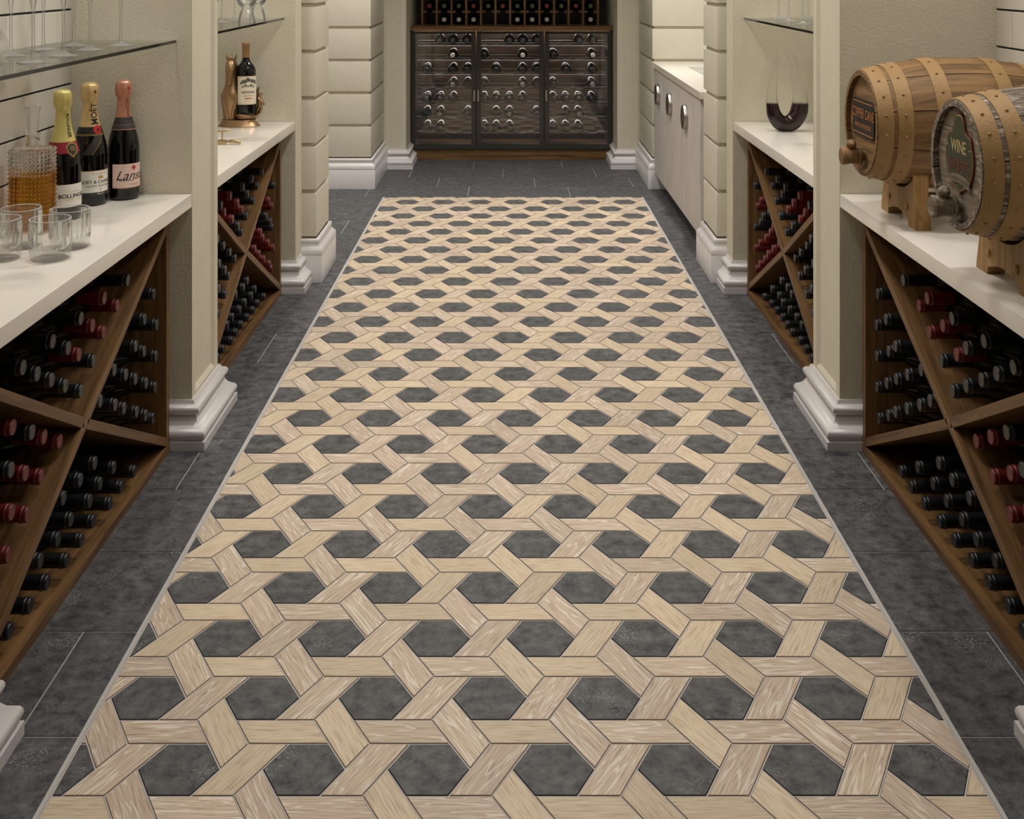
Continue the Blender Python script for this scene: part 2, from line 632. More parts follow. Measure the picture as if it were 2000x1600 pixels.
def sweep(path, prof, side=1):
    """Mitred moulding: profile (offset, z) swept along a 2-D path; side=1 offsets to the right of travel."""
    n = len(path)
    offs = []
    for i in range(n):
        d = []
        if i > 0:
            d.append((Vector(path[i]) - Vector(path[i - 1])).normalized())
        if i < n - 1:
            d.append((Vector(path[i + 1]) - Vector(path[i])).normalized())
        ns = [Vector((v.y, -v.x)) * side for v in d]
        if len(ns) == 1:
            offs.append(ns[0])
        else:
            m = (ns[0] + ns[1]).normalized()
            offs.append(m / max(0.2, m.dot(ns[0])))
    vs, fs = [], []
    k = len(prof)
    for i in range(n):
        for o, z in prof:
            vs.append((path[i][0] + offs[i].x * o, path[i][1] + offs[i].y * o, z))
    for i in range(n - 1):
        for j in range(k - 1):
            fs.append((i * k + j, i * k + j + 1, (i + 1) * k + j + 1, (i + 1) * k + j))
    return MB().add(vs, fs)


ORD = ['first', 'second', 'third', 'fourth', 'fifth', 'sixth', 'seventh', 'eighth', 'ninth', 'tenth', 'eleventh', 'twelfth']

# ------------------------------------------------------------------ floor
ROW0, ROWD = 1.8835, 0.2998
INX, IN0, IN1 = 0.749, ROW0 - ROWD * 6, ROW0 + ROWD * 15
floor = struct(MB().box(-2.2, 2.2, -2.2, 8.6, -0.05, -0.0016).build('floor', M['grout']))


def clip(poly, axis, val, keep_less):
    out = []
    for i in range(len(poly)):
        a, b = poly[i], poly[(i + 1) % len(poly)]
        ia = (a[axis] <= val) if keep_less else (a[axis] >= val)
        ib = (b[axis] <= val) if keep_less else (b[axis] >= val)
        if ia:
            out.append(a)
        if ia != ib:
            t = (val - a[axis]) / (b[axis] - a[axis])
            out.append((a[0] + (b[0] - a[0]) * t, a[1] + (b[1] - a[1]) * t))
    return out


def area(p):
    return 0.5 * sum(p[i][0] * p[(i + 1) % len(p)][1] - p[(i + 1) % len(p)][0] * p[i][1] for i in range(len(p)))


def inset(poly, d):
    """Convex polygon offset inwards (counter-clockwise input)."""
    if area(poly) < 0:
        poly = poly[::-1]
    q = []
    for p in poly:
        if not q or (abs(p[0] - q[-1][0]) + abs(p[1] - q[-1][1])) > 1e-5:
            q.append(p)
    if len(q) > 1 and abs(q[0][0] - q[-1][0]) + abs(q[0][1] - q[-1][1]) < 1e-5:
        q.pop()
    res = q
    n = len(q)
    for i in range(n):
        a, b = Vector(q[i]), Vector(q[(i + 1) % n])
        t = (b - a)
        if t.length < 1e-6:
            continue
        t.normalize()
        nn = Vector((-t.y, t.x))
        c = nn.dot(a) + d
        out = []
        for k in range(len(res)):
            p0, p1 = Vector(res[k]), Vector(res[(k + 1) % len(res)])
            s0, s1 = nn.dot(p0) - c, nn.dot(p1) - c
            if s0 >= 0:
                out.append(tuple(p0))
            if (s0 >= 0) != (s1 >= 0):
                out.append(tuple(p0 + (p1 - p0) * (s0 / (s0 - s1))))
        res = out
        if len(res) < 3:
            return []
    return res


def slab_piece(poly, c=0.0011, depth=0.007):
    """Chamfered paving piece as (verts, faces) with its top at z = 0."""
    top = inset(poly, c)
    if len(top) != len(poly) or area(top) < 1e-6:
        top = poly
        c = 0.0
    n = len(poly)
    vs = [(p[0], p[1], -depth) for p in poly] + [(p[0], p[1], -c) for p in poly]
    fs = [(i, (i + 1) % n, n + (i + 1) % n, n + i) for i in range(n)]
    if c:
        vs += [(p[0], p[1], 0.0) for p in top]
        fs += [(n + i, n + (i + 1) % n, 2 * n + (i + 1) % n, 2 * n + i) for i in range(n)]
        fs.append(tuple(range(2 * n, 3 * n)))
    else:
        fs.append(tuple(range(n, 2 * n)))
    return vs, fs


def paving(name, poly, mat, ang, uvoff, collect=None):
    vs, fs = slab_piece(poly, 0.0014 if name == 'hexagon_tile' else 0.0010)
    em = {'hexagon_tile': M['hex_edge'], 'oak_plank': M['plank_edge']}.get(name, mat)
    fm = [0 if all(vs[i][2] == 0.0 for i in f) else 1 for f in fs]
    ca, sa = cos(-ang), sin(-ang)
    uv = [(v[0] * ca - v[1] * sa + uvoff[0], v[0] * sa + v[1] * ca + uvoff[1]) for v in vs]
    if collect is not None:
        n = len(collect['v'])
        collect['v'] += vs
        collect['f'] += [tuple(i + n for i in f) for f in fs]
        collect['uv'] += uv
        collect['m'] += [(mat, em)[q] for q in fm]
        return
    cx = sum(p[0] for p in poly) / len(poly)
    cy = sum(p[1] for p in poly) / len(poly)
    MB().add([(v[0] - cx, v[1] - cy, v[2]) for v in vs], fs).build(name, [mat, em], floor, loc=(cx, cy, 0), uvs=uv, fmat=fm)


# slate border, laid in rows of 300 mm with a third-length stagger
G = 0.0013
for i in range(-13, 22):
    y0, y1 = ROW0 + ROWD * i, ROW0 + ROWD * (i + 1)
    x0 = -0.264 - 0.1990 * (i - 15)
    x0 -= math.floor((x0 + 2.0) / 0.597) * 0.597
    xs = [x0 + 0.597 * k for k in range(-1, 8)]
    for a, b in zip(xs[:-1], xs[1:]):
        spans = [(a, b)]
        if IN0 - 0.01 <= y0 < IN1 - 0.01:
            e = INX + 0.0045
            spans = [(a, min(b, -e)), (max(a, e), b)]
        for s0, s1 in spans:
            s0, s1 = max(s0, -1.55), min(s1, 1.55)
            if s1 - s0 < 0.012:
                continue
            poly = [(s0 + G, y0 + G), (s1 - G, y0 + G), (s1 - G, y1 - G), (s0 + G, y1 - G)]
            paving('slate_tile', poly, M['slate'], 0.0, (i * 1.37 + s0 * 3, i * 2.11))

# hexagon and plank inlay: hexagons of side A, each with three 2A-long planks round it
A = 0.205 / 3
SHEAR = -0.0321
HX0, HY0, HROW = -0.1495, 1.8075, 0.1773


def U(deg, r=1.0):
    return Vector((cos(radians(deg)), sin(radians(deg)))) * r


hex_poly = [U(60 * k, A) for k in range(6)]
bl = U(240, A)
plank_h = [bl, bl + U(0, 2 * A), bl + U(0, 2 * A) + U(-60, A), bl + U(-60, A)]


def rot2(p, deg):
    c, s = cos(radians(deg)), sin(radians(deg))
    return Vector((p.x * c - p.y * s, p.x * s + p.y * c))


pieces = []
for r in range(-11, 28):
    cy = HY0 + HROW * r
    for k in range(-40, 41):
        cx = HX0 + 0.0968 * r + 0.205 * k
        if abs(cx) > 1.05:
            continue
        todo = [('hexagon_tile', hex_poly, 0)] + [('oak_plank', [rot2(p, a) for p in plank_h], a) for a in (0, 120, 240)]
        for nm, pl, a in todo:
            poly = [(cx + p.x + SHEAR * p.y, cy + p.y * HROW / (A * 1.5 * sqrt(3))) for p in pl]
            poly = clip(poly, 0, -INX + 0.0045, False)
            if len(poly) >= 3: poly = clip(poly, 0, INX - 0.0045, True)
            if len(poly) >= 3: poly = clip(poly, 1, IN0 + 0.002, False)
            if len(poly) >= 3: poly = clip(poly, 1, IN1 - 0.003, True)
            if len(poly) < 3:
                continue
            poly = inset(poly, 0.0013)
            if len(poly) < 3 or area(poly) < 4e-5:
                continue
            d = sum(p[1] for p in poly) / len(poly)
            pieces.append((nm, poly, a, d))
pieces.sort(key=lambda t: t[3])
rest = {'v': [], 'f': [], 'uv': [], 'm': []}
n_plank = n_hex = 0
for q, (nm, poly, a, d) in enumerate(pieces):
    off = (random.uniform(0, 40), random.uniform(0, 40))
    seen = max(p[1] for p in poly) > 1.70
    if nm == 'hexagon_tile':
        mt = M['hexstone']
        single = seen and n_hex < 300
        n_hex += single
    else:
        mt = M['plank_limed'] if random.random() < 0.56 else M['plank_pale']
        single = seen and n_plank < 300
        n_plank += single
    paving(nm, poly, mt, radians(a), off, None if single else rest)
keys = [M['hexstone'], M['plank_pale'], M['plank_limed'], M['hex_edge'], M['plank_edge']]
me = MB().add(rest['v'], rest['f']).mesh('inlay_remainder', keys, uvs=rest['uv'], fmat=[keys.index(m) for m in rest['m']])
o = obj('inlay_remainder', me, floor)
o['kind'] = 'stuff'
for s in (-1, 1):
    MB().box(s * (INX - 0.0030), s * (INX + 0.0030), IN0, IN1, -0.006, 0.0003).build('edge_strip', M['strip'], floor)

# ------------------------------------------------------------------ room shell
ALC = {-1: 1.23, 1: 1.329}        # back of the alcoves
RN = {-1: 0.835, 1: 0.856}        # near rusticated pier
RF = {-1: 0.856, 1: 0.840}        # far rusticated pier
PX = 0.897                        # pilaster face
NICHE = {-1: 0.708, 1: 0.694}
P1, P1B, P2, RUST0, RUST1, FAR, NP, BACK = 3.05, 3.317, 4.51, 4.65, 4.97, 6.635, 7.31, 8.15
BASE_A = [(0, .124), (.006, .124), (.0085, .119), (.010, .1145), (.017, .113), (.0225, .109), (.0255, .103), (.0255, .097), (.0225, .091),
          (.018, .088), (.0155, .0865), (.016, .082), (.0195, .073), (.0265, .0635), (.035, .0575), (.0425, .0525), (.0465, .046), (.0475, .039),
          (.0455, .0325), (.0415, .028), (.040, .0245), (.048, .0235), (.048, 0)]
BASE_B = [(0, .180), (.008, .180), (.0125, .175), (.0135, .168), (.0105, .161), (.011, .154), (.0165, .146), (.0245, .139), (.0285, .131),
          (.0285, .1185), (.027, .1175), (.027, .1155), (.028, .1145), (.028, 0)]


def panel_face(u0, u1, z0, z1, plane, axis, sgn, m=0.032, dep=0.009, bev=0.012):
    """Flat face with a sunk panel; axis 'x': the face looks along sgn*x and u runs along y."""
    def P(u, z, h):
        return (plane - sgn * h, u, z) if axis == 'x' else (u, plane - sgn * h, z)
    rects = [(0, 0), (m, 0), (m + bev, dep)]
    vs, fs = [], []
    for ins, h in rects:
        vs += [P(u0 + ins, z0 + ins, h), P(u1 - ins, z0 + ins, h), P(u1 - ins, z1 - ins, h), P(u0 + ins, z1 - ins, h)]
    for r in range(2):
        for i in range(4):
            j = (i + 1) % 4
            fs.append((r * 4 + i, r * 4 + j, r * 4 + 4 + j, r * 4 + 4 + i))
    fs.append((8, 9, 10, 11))
    return MB().add(vs, fs)


for S in (-1, 1):
    side = 'left' if S < 0 else 'right'
    w = MB()
    g = 0.012
    w.box(-1.75, -PX, -2.1, 1.842, 0, CEIL)                       # wall beside the camera
    w.box(-1.75, -ALC[S] - 0.008, 1.842, P1, 0, CEIL)             # alcove backs
    w.box(-1.75, -PX - 0.012, P1, P1B, 0, CEIL)                   # pilaster, with a lip for the sunk panel
    w.box(-PX - 0.012, -PX, P1, P1 + 0.0018, 0, CEIL)
    w.box(-PX - 0.012, -PX, P1B - 0.0018, P1B, 0, CEIL)
    w.box(-1.75, -ALC[S] - 0.008, P1B, P2, 0, CEIL)
    w.box(-1.75, -PX, P2, RUST0 + 0.02, 0, CEIL)
    w.box(-1.75, -RN[S] - g, RUST0 + g, RUST1 - g, 0, CEIL)       # core of the near pier
    w.box(-2.1, -1.55, RUST1 - g, FAR + g, 0, CEIL)               # back of the recess
    w.box(-1.75, -RF[S] - g, FAR + g, NP + 0.01, 0, CEIL)         # core of the far pier
    w.box(-1.75, -NICHE[S], NP, BACK, 0, CEIL)                    # niche cheek
    wall = struct(w.mirror(-S).build('wall_' + side, M['plaster']))

    panel_face(P1 + 0.001, P1B - 0.001, 0.10, CEIL - 0.2, -PX, 'x', 1).mirror(-S).build('sunk_panel', M['smooth_plaster'], wall)
    panel_face(-RF[S] + 0.004, -NICHE[S] - 0.001, 0.10, CEIL - 0.2, NP - 0.001, 'y', -1, m=0.03).mirror(-S).build('sunk_panel', M['smooth_plaster'], wall)
    MB().box(-PX + 0.0, -PX + 0.002, P2 + 0.002, RUST0 - 0.02, 0.12, CEIL).mirror(-S).build('reveal_strip', M['smooth_plaster'], wall)

    # rusticated blocks, one solid course each
    zc = [0.182] + [0.377 + 0.197 * k for k in range(11)]
    gap = 0.0085
    for (xa, ya, yb, xb) in ((-RN[S], RUST0, RUST1, -1.5), (-RF[S], FAR, NP - 0.002, -1.5)):
        me = MB().cbox(xb, xa, 0, yb - ya, 0, 0.197 - 2 * gap, 0.0035).mirror(-S).mesh('stone_block', M['block'], smooth=35)
        for k in range(len(zc) - 1):
            if zc[k] + 0.197 > CEIL:
                break
            obj('stone_block', me, wall, (0, ya, zc[k] + gap - (0.002 if k == 0 else 0)))

    # metro tiles with wide black bed joints
    for (ya, yb) in ((1.842, P1), (P1B, P2)):
        MB().box(-ALC[S] - 0.0085, -ALC[S] - 0.004, ya + 0.001, yb - 0.001, 0.70, 1.95).mirror(-S).build('tile_bed', M['tilegrout'], wall)
        for r in range(-2, 10):
            z0, z1 = 0.896 + 0.1025 * r + 0.0026, 0.896 + 0.1025 * (r + 1) - 0.0026
            ph = 2.652 + 0.1 * (r + 1) + (ya - 1.842)
            y = ph - 0.3 * math.ceil((ph - ya) / 0.3)
            while y < yb:
                a, b = max(y + 0.0007, ya), min(y + 0.3 - 0.0007, yb)
                if b - a > 0.01:
                    MB().cbox(-ALC[S] - 0.007, -ALC[S], a, b, z0, z1, 0.0014).mirror(-S).build('wall_tile', M['walltile'], wall)
                y += 0.3

    # base mouldings
    bb = struct(sweep([(-PX, -2.0), (-PX, 1.842), (-0.941, 1.842)], BASE_A).mirror(-S).build('baseboard_' + side, M['trim'], smooth=50))
    sweep([(-1.0, P1), (-PX, P1), (-PX, P1B), (-0.941, P1B)], BASE_A).mirror(-S).build('base_moulding', M['trim'], bb, smooth=50)
    sweep([(-1.0, P2), (-PX, P2), (-PX, RUST0 - 0.004)], BASE_A).mirror(-S).build('base_moulding', M['trim'], bb, smooth=50)
    sweep([(-0.95, RUST0), (-RN[S], RUST0), (-RN[S], RUST1), (-1.5, RUST1)], BASE_B).mirror(-S).build('pier_plinth', M['trim'], bb, smooth=50)
    sweep([(-1.55, FAR), (-RF[S], FAR), (-RF[S], NP + 0.02)], BASE_B).mirror(-S).build('pier_plinth', M['trim'], bb, smooth=50)
    sweep([(-0.95, NP), (-NICHE[S], NP), (-NICHE[S], 7.66)], BASE_A).mirror(-S).build('base_moulding', M['trim'], bb, smooth=50)

wb = struct(MB().box(-1.75, 1.75, BACK, BACK + 0.1, 0, CEIL).build('wall_back', M['dark_tile']))
for r in range(8):
    for k in range(7):
        x0 = -0.70 + 0.2 * k + (0.1 if r % 2 else 0)
        x1 = min(x0 + 0.2, NICHE[1])
        if x1 - x0 > 0.02:
            MB().cbox(x0 + 0.002, x1 - 0.002, BACK - 0.006, BACK - 0.0005, 0.93 + 0.1 * r + 0.002, 1.03 + 0.1 * r - 0.002, 0.001).build('wall_tile', M['dark_tile'], wb)
struct(MB().box(-1.75, 1.75, -2.2, -2.1, 0, CEIL).build('wall_front', M['plaster']))
ceil = struct(MB().box(-2.1, 2.1, -2.2, BACK + 0.1, CEIL, CEIL + 0.08).build('ceiling', M['ceiling']))

# ------------------------------------------------------------------ ceiling lights (above the frame)
def downlight(x, y, power, r, label, spread=170, z=CEIL, size=None):
    t = thing('ceiling_light', label, 'ceiling light', (x, y, z), 0, 'recessed ceiling lights')
    MB().lathe([(r, -0.001), (r + 0.02, -0.001), (r + 0.018, -0.008), (r + 0.002, -0.010)], 32, close=True).build('trim_ring', M['trim'], t, smooth=40)
    MB().lathe([(0, -0.004), (r, -0.004), (r, -0.001), (0, -0.001)], 32).build('diffuser', M['lamp_on'], t, smooth=40)
    lamp('lamp', (0, 0, -0.02), power, size or 2 * r, t, spread=spread)


for i, (y, p) in enumerate(((1.7, 5.0), (3.2, 14), (4.6, 13), (6.1, 4.5))):
    downlight(0, y, p, 0.17, 'large round ceiling light over the aisle, %s from the front' % ORD[i], 150)
for S in (-1, 1):
    sd = 'left' if S < 0 else 'right'
    downlight(S * 0.85, 6.0, 11, 0.06, 'small round ceiling light by the far %s stone pier' % sd, 95)
    downlight(S * 1.03, 2.5, 5.2, 0.05, 'small round ceiling light over the front %s alcove' % sd, 120)
    downlight(S * 1.03, 3.95, 5.0, 0.05, 'small round ceiling light over the rear %s alcove' % sd, 120)

# ------------------------------------------------------------------ worktops
CT, CTH = 0.692, 0.036
for S in (-1, 1):
    sd = 'left' if S < 0 else 'right'
    for (ya, yb, w_) in ((1.842, P1, 'front'), (P1B, P2, 'rear')):
        o = MB().cbox(-ALC[S] + 0.001, -PX, ya + 0.001, yb - 0.001, CT - CTH, CT, 0.0022).mirror(-S).build('worktop', M['quartz'], smooth=35)
        what = {(-1, 'front'): 'under the champagne bottles and tumblers', (-1, 'rear'): 'under the bronze horse bottle holder',
                (1, 'front'): 'under the two wine barrels', (1, 'rear'): 'under the curved wine decanter'}[(S, w_)]
        tag(o, 'white polished stone worktop ' + what, 'worktop', 'white stone worktops')

# ------------------------------------------------------------------ wine bottles (lying), neck along +x of the prototype
def lying_bottle_meshes():
    R, L = 0.0385, 0.250
    prof = [(0, 0.006), (0.030, 0.0), (R, 0.006), (R, 0.125), (R * 0.97, 0.138), (0.030, 0.155), (0.020, 0.168), (0.0150, 0.178), (0.0140, 0.190), (0.0138, 0.246)]
    body = MB().lathe(prof, 20)
    cap = MB().lathe([(0.0146, 0.188), (0.0147, 0.2355), (0.0162, 0.2365), (0.0165, 0.2395), (0.0160, 0.2415), (0.0151, 0.2425), (0.0151, 0.2480), (0.0140, 0.2500),
                      (0.0115, 0.2502), (0.0110, 0.2497), (0, 0.2497)], 20)
    return body.mesh('glass_body', M['bottle'], smooth=40), cap


BODY_ME, cap_mb = lying_bottle_meshes()
CAP_ME = {k: MB().add(cap_mb.v, cap_mb.f).mesh('capsule', M['foil_' + k], smooth=40) for k in ('black', 'red', 'green', 'grey', 'wine')}


def lay_bottle(cap_pos, direction, cap, label, group):
    """cap_pos: centre of the capsule end; direction: unit vector the neck points to."""
    d = Vector(direction)
    q = Vector((0, 0, 1)).rotation_difference(d)
    e = obj('wine_bottle', None)
    e.rotation_mode = 'QUATERNION'
    spin = Matrix.Rotation(random.uniform(0, 6.28), 3, 'Z').to_quaternion()
    e.rotation_quaternion = q @ spin
    e.location = Vector(cap_pos) - d * 0.250
    e.empty_display_size = 0.02
    tag(e, label, 'bottle', group)
    obj('glass_body', BODY_ME, e)
    obj('capsule', CAP_ME[cap], e)
    return e


# ------------------------------------------------------------------ diagonal wine racks
RX = 0.943
for S in (-1, 1):
    sd = 'left' if S < 0 else 'right'
    for (y0, y1, w_) in ((1.846, 2.998, 'front'), (P1B + 0.004, 4.461, 'rear')):
        yc = 2.411 if w_ == 'front' else 3.880
        xb = ALC[-1] - 0.004
        t = thing('wine_rack', 'walnut X-shaped wine rack under the %s worktop' % {('front', -1): 'champagne', ('rear', -1): 'bronze horse', ('front', 1): 'barrel', ('rear', 1): 'decanter'}[(w_, S)],
                  'wine rack', (0, (y0 + y1) / 2, 0), 0, 'diagonal wine racks')
        hy, tb, zt = (y1 - y0) / 2, 0.024, CT - CTH
        cy = yc - (y0 + y1) / 2
        MB().cbox(-xb, -RX, -hy, hy, 0, 0.023, 0.001).mirror(-S).build('bottom_board', M['rack_y'], t)
        MB().cbox(-xb, -RX, -hy, hy, zt - 0.030, zt, 0.001).mirror(-S).build('top_board', M['rack_y'], t)
        for a in (-hy, hy - tb):
            MB().cbox(-xb, -RX - 0.0005, a, a + tb, 0.023, zt - 0.030, 0.001).mirror(-S).build('side_board', M['rack_z'], t)
        MB().box(-xb - 0.003, -xb, -hy, hy, 0, zt).mirror(-S).build('back_panel', M['rack_z'], t)
        # dividers: local x = width of the rack, local y along the diagonal
        yl, yr, zl, zh = -hy + tb, hy - tb, 0.023, zt - 0.030
        zm = zl + 0.012 + (zh - zl - 0.024) * (cy - yl + 0.004) / (yr - yl + 0.008)

        def divider(pa, pb):
            pa, pb = Vector(pa), Vector(pb)
            L = (pb - pa).length
            mb = MB().cbox(-xb + 0.001, -RX - 0.001, 0, L, -0.011, 0.011, 0.001).mirror(-S)
            o = mb.build('divider', M['rack_y'], t)
            o.location = (0, pa.x, pa.y)
            o.rotation_euler = (atan2(pb.y - pa.y, pb.x - pa.x), 0, 0)
        e = 0.012
        divider((yl - 0.004, zl + e), (yr + 0.004, zh - e))
        dirv = Vector((yr - cy, zl - zm)).normalized() * 0.009
        divider((cy + dirv.x, zm + dirv.y), (yr + 0.004, zl + e))
        divider((cy - dirv.x, zm - dirv.y), (yl - 0.004, zh - e))

        # bottles: (cell, row, place, d, z, capsule)
        dy = yc - 2.411
        B = []
        cnt = [6, 5, 4 if w_ == 'rear' else 3, 2, 1]
        for m in range(5):
            for k in range(cnt[m]):
                col = 'black'
                if w_ == 'rear' and m in (0, 1, 3):
                    col = 'red'
                B.append(('side', m, k, 2.916 - 0.0755 * k, 0.125 + 0.0387 * k + 0.0825 * m, col))
        reds_f = {(0, 2), (0, 3), (1, 1), (1, 2), (1, 3)}
        reds_r = {(1, 1), (2, 0), (2, 1), (3, 0), (3, 1)}
        for i in range(5):
            for j in range(5 - i):
                col = 'red' if (i, j) in (reds_f if w_ == 'front' else reds_r) else 'black'
                B.append(('upper', i, j, 2.413 - 0.0735 * i + 0.0755 * j, 0.389 + 0.0395 * (i + j), col))
        for i in range(5):
            for j in range(5 - i):
                col = 'red' if (w_ == 'front' and (i, j) not in ((0, 2), (1, 2))) else 'black'
                B.append(('near', i, j, 2.303 - 0.0735 * (i + j), 0.326 - 0.0402 * i + 0.0402 * j, col))
        for r, ks in enumerate((range(4, -5, -1), range(2, -4, -1), range(1, -2, -1))):
            for n, k in enumerate(ks):
                B.append(('lower', r, n, 2.411 + 0.083 * k + (0.0415 if r == 1 else 0), 0.063 + 0.066 * r, 'black'))
        where = {'side': 'far cell', 'upper': 'upper cell', 'near': 'near cell', 'lower': 'lower cell'}
        for cell, r, n, d, z, col in B:
            d += dy
            if w_ == 'rear' and d < 3.50:
                continue
            lab = '%s-capped bottle, %s in %s row of the %s, %s %s rack' % (col, ORD[n], ORD[r], where[cell], w_, sd)
            jit = random.uniform(-0.004, 0.006)
            if col == 'red':
                jit -= 0.004
            lay_bottle((S * (0.956 - jit), d, z), (-S, 0, 0), col, lab, '%s-capped bottles in the %s %s rack' % (col, w_, sd))

# ------------------------------------------------------------------ back cabinet with glass doors
CY = 7.62
xl, xr = -NICHE[-1] + 0.002, NICHE[1] - 0.004
t = thing('wine_cabinet', 'low walnut wine cabinet with three smoked glass doors in the back niche', 'wine cabinet', (0, CY, 0))
MB().cbox(xl + 0.01, xr - 0.01, 0.012, 0.45, 0, 0.074, 0.001).build('plinth', M['rack_x'], t)
MB().cbox(xl, xr, -0.028, 0.50, 0.897, 0.927, 0.002).build('top_board', M['rack_x'], t)
MB().box(xl, xr, 0.40, 0.42, 0.074, 0.897).build('back_panel', M['dark_walnut'], t)
for a, b in ((xl, xl + 0.02), (xr - 0.02, xr)):
    MB().box(a, b, 0.012, 0.40, 0.074, 0.897).build('side_panel', M['black_metal'], t)
MB().box(xl + 0.02, xr - 0.02, 0.012, 0.40, 0.074, 0.086).build('floor_panel', M['rack_x'], t)
DX = [xl, -0.252, 0.219, xr]
for k in (1, 2):
    MB().box(DX[k] - 0.012, DX[k] + 0.012, 0.03, 0.40, 0.086, 0.897).build('partition', M['rack_z'], t)
for k in range(3):
    a, b = DX[k] + 0.0035, DX[k + 1] - 0.0035
    dr = obj('door', None, t)
    fw = 0.030
    fm = MB()
    fm.box(a, a + fw, -0.004, 0.012, 0.078, 0.893).box(b - fw, b, -0.004, 0.012, 0.078, 0.893)
    fm.box(a + fw, b - fw, -0.004, 0.012, 0.078, 0.078 + fw).box(a + fw, b - fw, -0.004, 0.012, 0.893 - 0.020, 0.893)
    fm.build('frame', M['frit'], dr)
    MB().box(a + fw, b - fw, 0.000, 0.005, 0.078 + fw, 0.893 - 0.020).build('pane', M['door_glass'], dr)
    hx = b - 0.010 if k == 0 else (a + 0.010 if k == 1 else a + 0.010)
    MB().cbox(hx - 0.006, hx + 0.006, -0.016, -0.004, 0.408, 0.485, 0.001).build('handle', M['steel'], dr)
ROWS_Z = [0.823 - 0.1037 * k for k in range(7)]
COLS = [[-0.608, -0.513, -0.420, -0.319], [-0.202, -0.117, -0.022, 0.0715, 0.1715], [0.288, 0.378, 0.468, 0.563]]
RR = 0.0385
for k in range(3):
    a, b = DX[k] + 0.022, DX[k + 1] - 0.022
    for z in ROWS_Z:
        poly = [(a, z - 0.030), (b, z - 0.030), (b, z - 0.017)]
        for x in reversed(COLS[k]):
            hw = sqrt((RR + 0.001) ** 2 - 0.017 ** 2)
            if x + hw > b - 0.002 or x - hw < a + 0.002:
                hw = min(hw, b - x - 0.003, x - a - 0.003)
            for s in range(7):
                ang = -math.acos(max(-1, min(1, hw / (RR + 0.001)))) - (pi - 2 * math.acos(max(-1, min(1, hw / (RR + 0.001))))) * s / 6
                pz = max(z - 0.029, z + (RR + 0.001) * sin(ang) * 0.75 - 0.004)
                poly.append((x + (RR + 0.001) * cos(ang), pz if 0 < s < 6 else z - 0.017))
        poly.append((a, z - 0.017))
        sh = MB().prism(poly, 0.105, 0.136, 'y').build('shelf', M['black_metal'], t)
        MB().add([(a, 0.33, z + 0.0508), (b, 0.33, z + 0.0508), (b, 0.398, z + 0.0508), (a, 0.398, z + 0.0508)], [(0, 1, 2, 3)]).build('light_strip', M['added_shelf_glow'], sh)  # added glow facing down, puts bright arcs on the bottles
        MB().box(a, b, 0.326, 0.3995, z + 0.0515, z + 0.0545).build('added_glow_cover', M['dark_walnut'], sh)  # added slab that hides the glow from the front
        MB().box(a, b, 0.345, 0.351, z - 0.019, z - 0.013).build('rear_rail', M['steel'], sh)
        MB().box(a, b, 0.1035, 0.105, z - 0.0195, z - 0.0165).build('front_rail', M['steel'], sh)
    MB().box(a, b, 0.020, 0.032, 0.884, 0.889).build('light_strip', M['led'], t)
HAVE = [[(0, 1), (0, 2), (0, 3), (1, 2), (1, 3), (1, 4), (2, 2), (2, 3)],
        [(0, 2), (1, 0), (1, 3), (2, 0), (2, 3)],
        [(0, 0), (0, 2), (0, 3), (1, 1), (1, 3), (1, 4), (2, 1), (2, 3)],
        [(0, 2), (0, 3), (1, 0), (1, 3), (1, 4), (2, 0), (2, 3)],
        [(0, 0), (0, 1), (0, 2), (1, 0), (1, 1), (1, 2), (1, 3), (2, 0), (2, 1), (2, 2), (2, 3)],
        [(0, 0), (0, 1), (0, 3), (1, 1), (1, 2), (1, 4), (2, 1), (2, 2)],
        [(0, 0), (0, 1), (1, 0), (1, 1), (1, 2), (2, 0), (2, 1), (2, 2)]]
for r, row in enumerate(HAVE):
    for k, c in row:
        lab = 'dark bottle, %s place on %s shelf down behind the %s cabinet door' % (ORD[c], ORD[r], ('left', 'middle', 'right')[k])
        lay_bottle((COLS[k][c], CY + 0.065, ROWS_Z[r]), (0, -1, 0), 'grey' if (r, k, c) in ((1, 0, 2), (3, 0, 2), (1, 1, 3), (3, 1, 3), (5, 0, 1), (5, 1, 2), (5, 2, 2), (1, 2, 3), (3, 2, 3)) else 'black', lab, 'bottles in the glass-door cabinet')

# open cell rack on top of the cabinet
t = thing('bottle_rack', 'walnut rack of square bottle cells standing on the back cabinet', 'wine rack', (0, 7.75, 0.927))
PXS = [(740 + c / 4.0 - 997) * 7.75 / F + CAMX for c in (338, 452, 567, 682, 797, 911, 1025, 1140, 1255, 1369, 1482, 1597, 1712)]
for x in PXS:
    for yy in (0.0, 0.25):
        MB().cbox(x - 0.0075, x + 0.0075, yy, yy + 0.02, 0, 0.95, 0.001).build('post', M['rack_z'], t)
for z in [0.095 + 0.0975 * k for k in range(9)]:
    for i in range(12):
        a, b = PXS[i] + 0.0075, PXS[i + 1] - 0.0075
        for (q0, q1) in ((a, a + 0.022), (b - 0.022, b)):
            MB().cbox(q0, q1, 0.002, 0.27, z - 0.007, z + 0.006, 0.001).build('slat', M['rack_y'], t)
UP = ['wine', 'green', 'green', 'wine', 'green', 'wine', 'green', 'green', 'wine', 'green', 'wine', 'green']
for i in range(12):
    xm = (PXS[i] + PXS[i + 1]) / 2
    nm = {'wine': 'red', 'green': 'green'}[UP[i]]
    lay_bottle((xm, 7.745, 0.927 + 0.101 + 0.034), (0, -1, 0), UP[i], '%s-capped bottle in the %s cell of the rack\'s second row' % (nm, ORD[i]), 'bottles in the open cell rack')
    if i in (1, 2, 3, 6, 7, 8, 11):
        lay_bottle((xm, 7.745, 0.927 + RR + 0.0005), (0, -1, 0), 'grey', 'grey-capped bottle in the %s cell of the rack\'s bottom row' % ORD[i], 'bottles in the open cell rack')

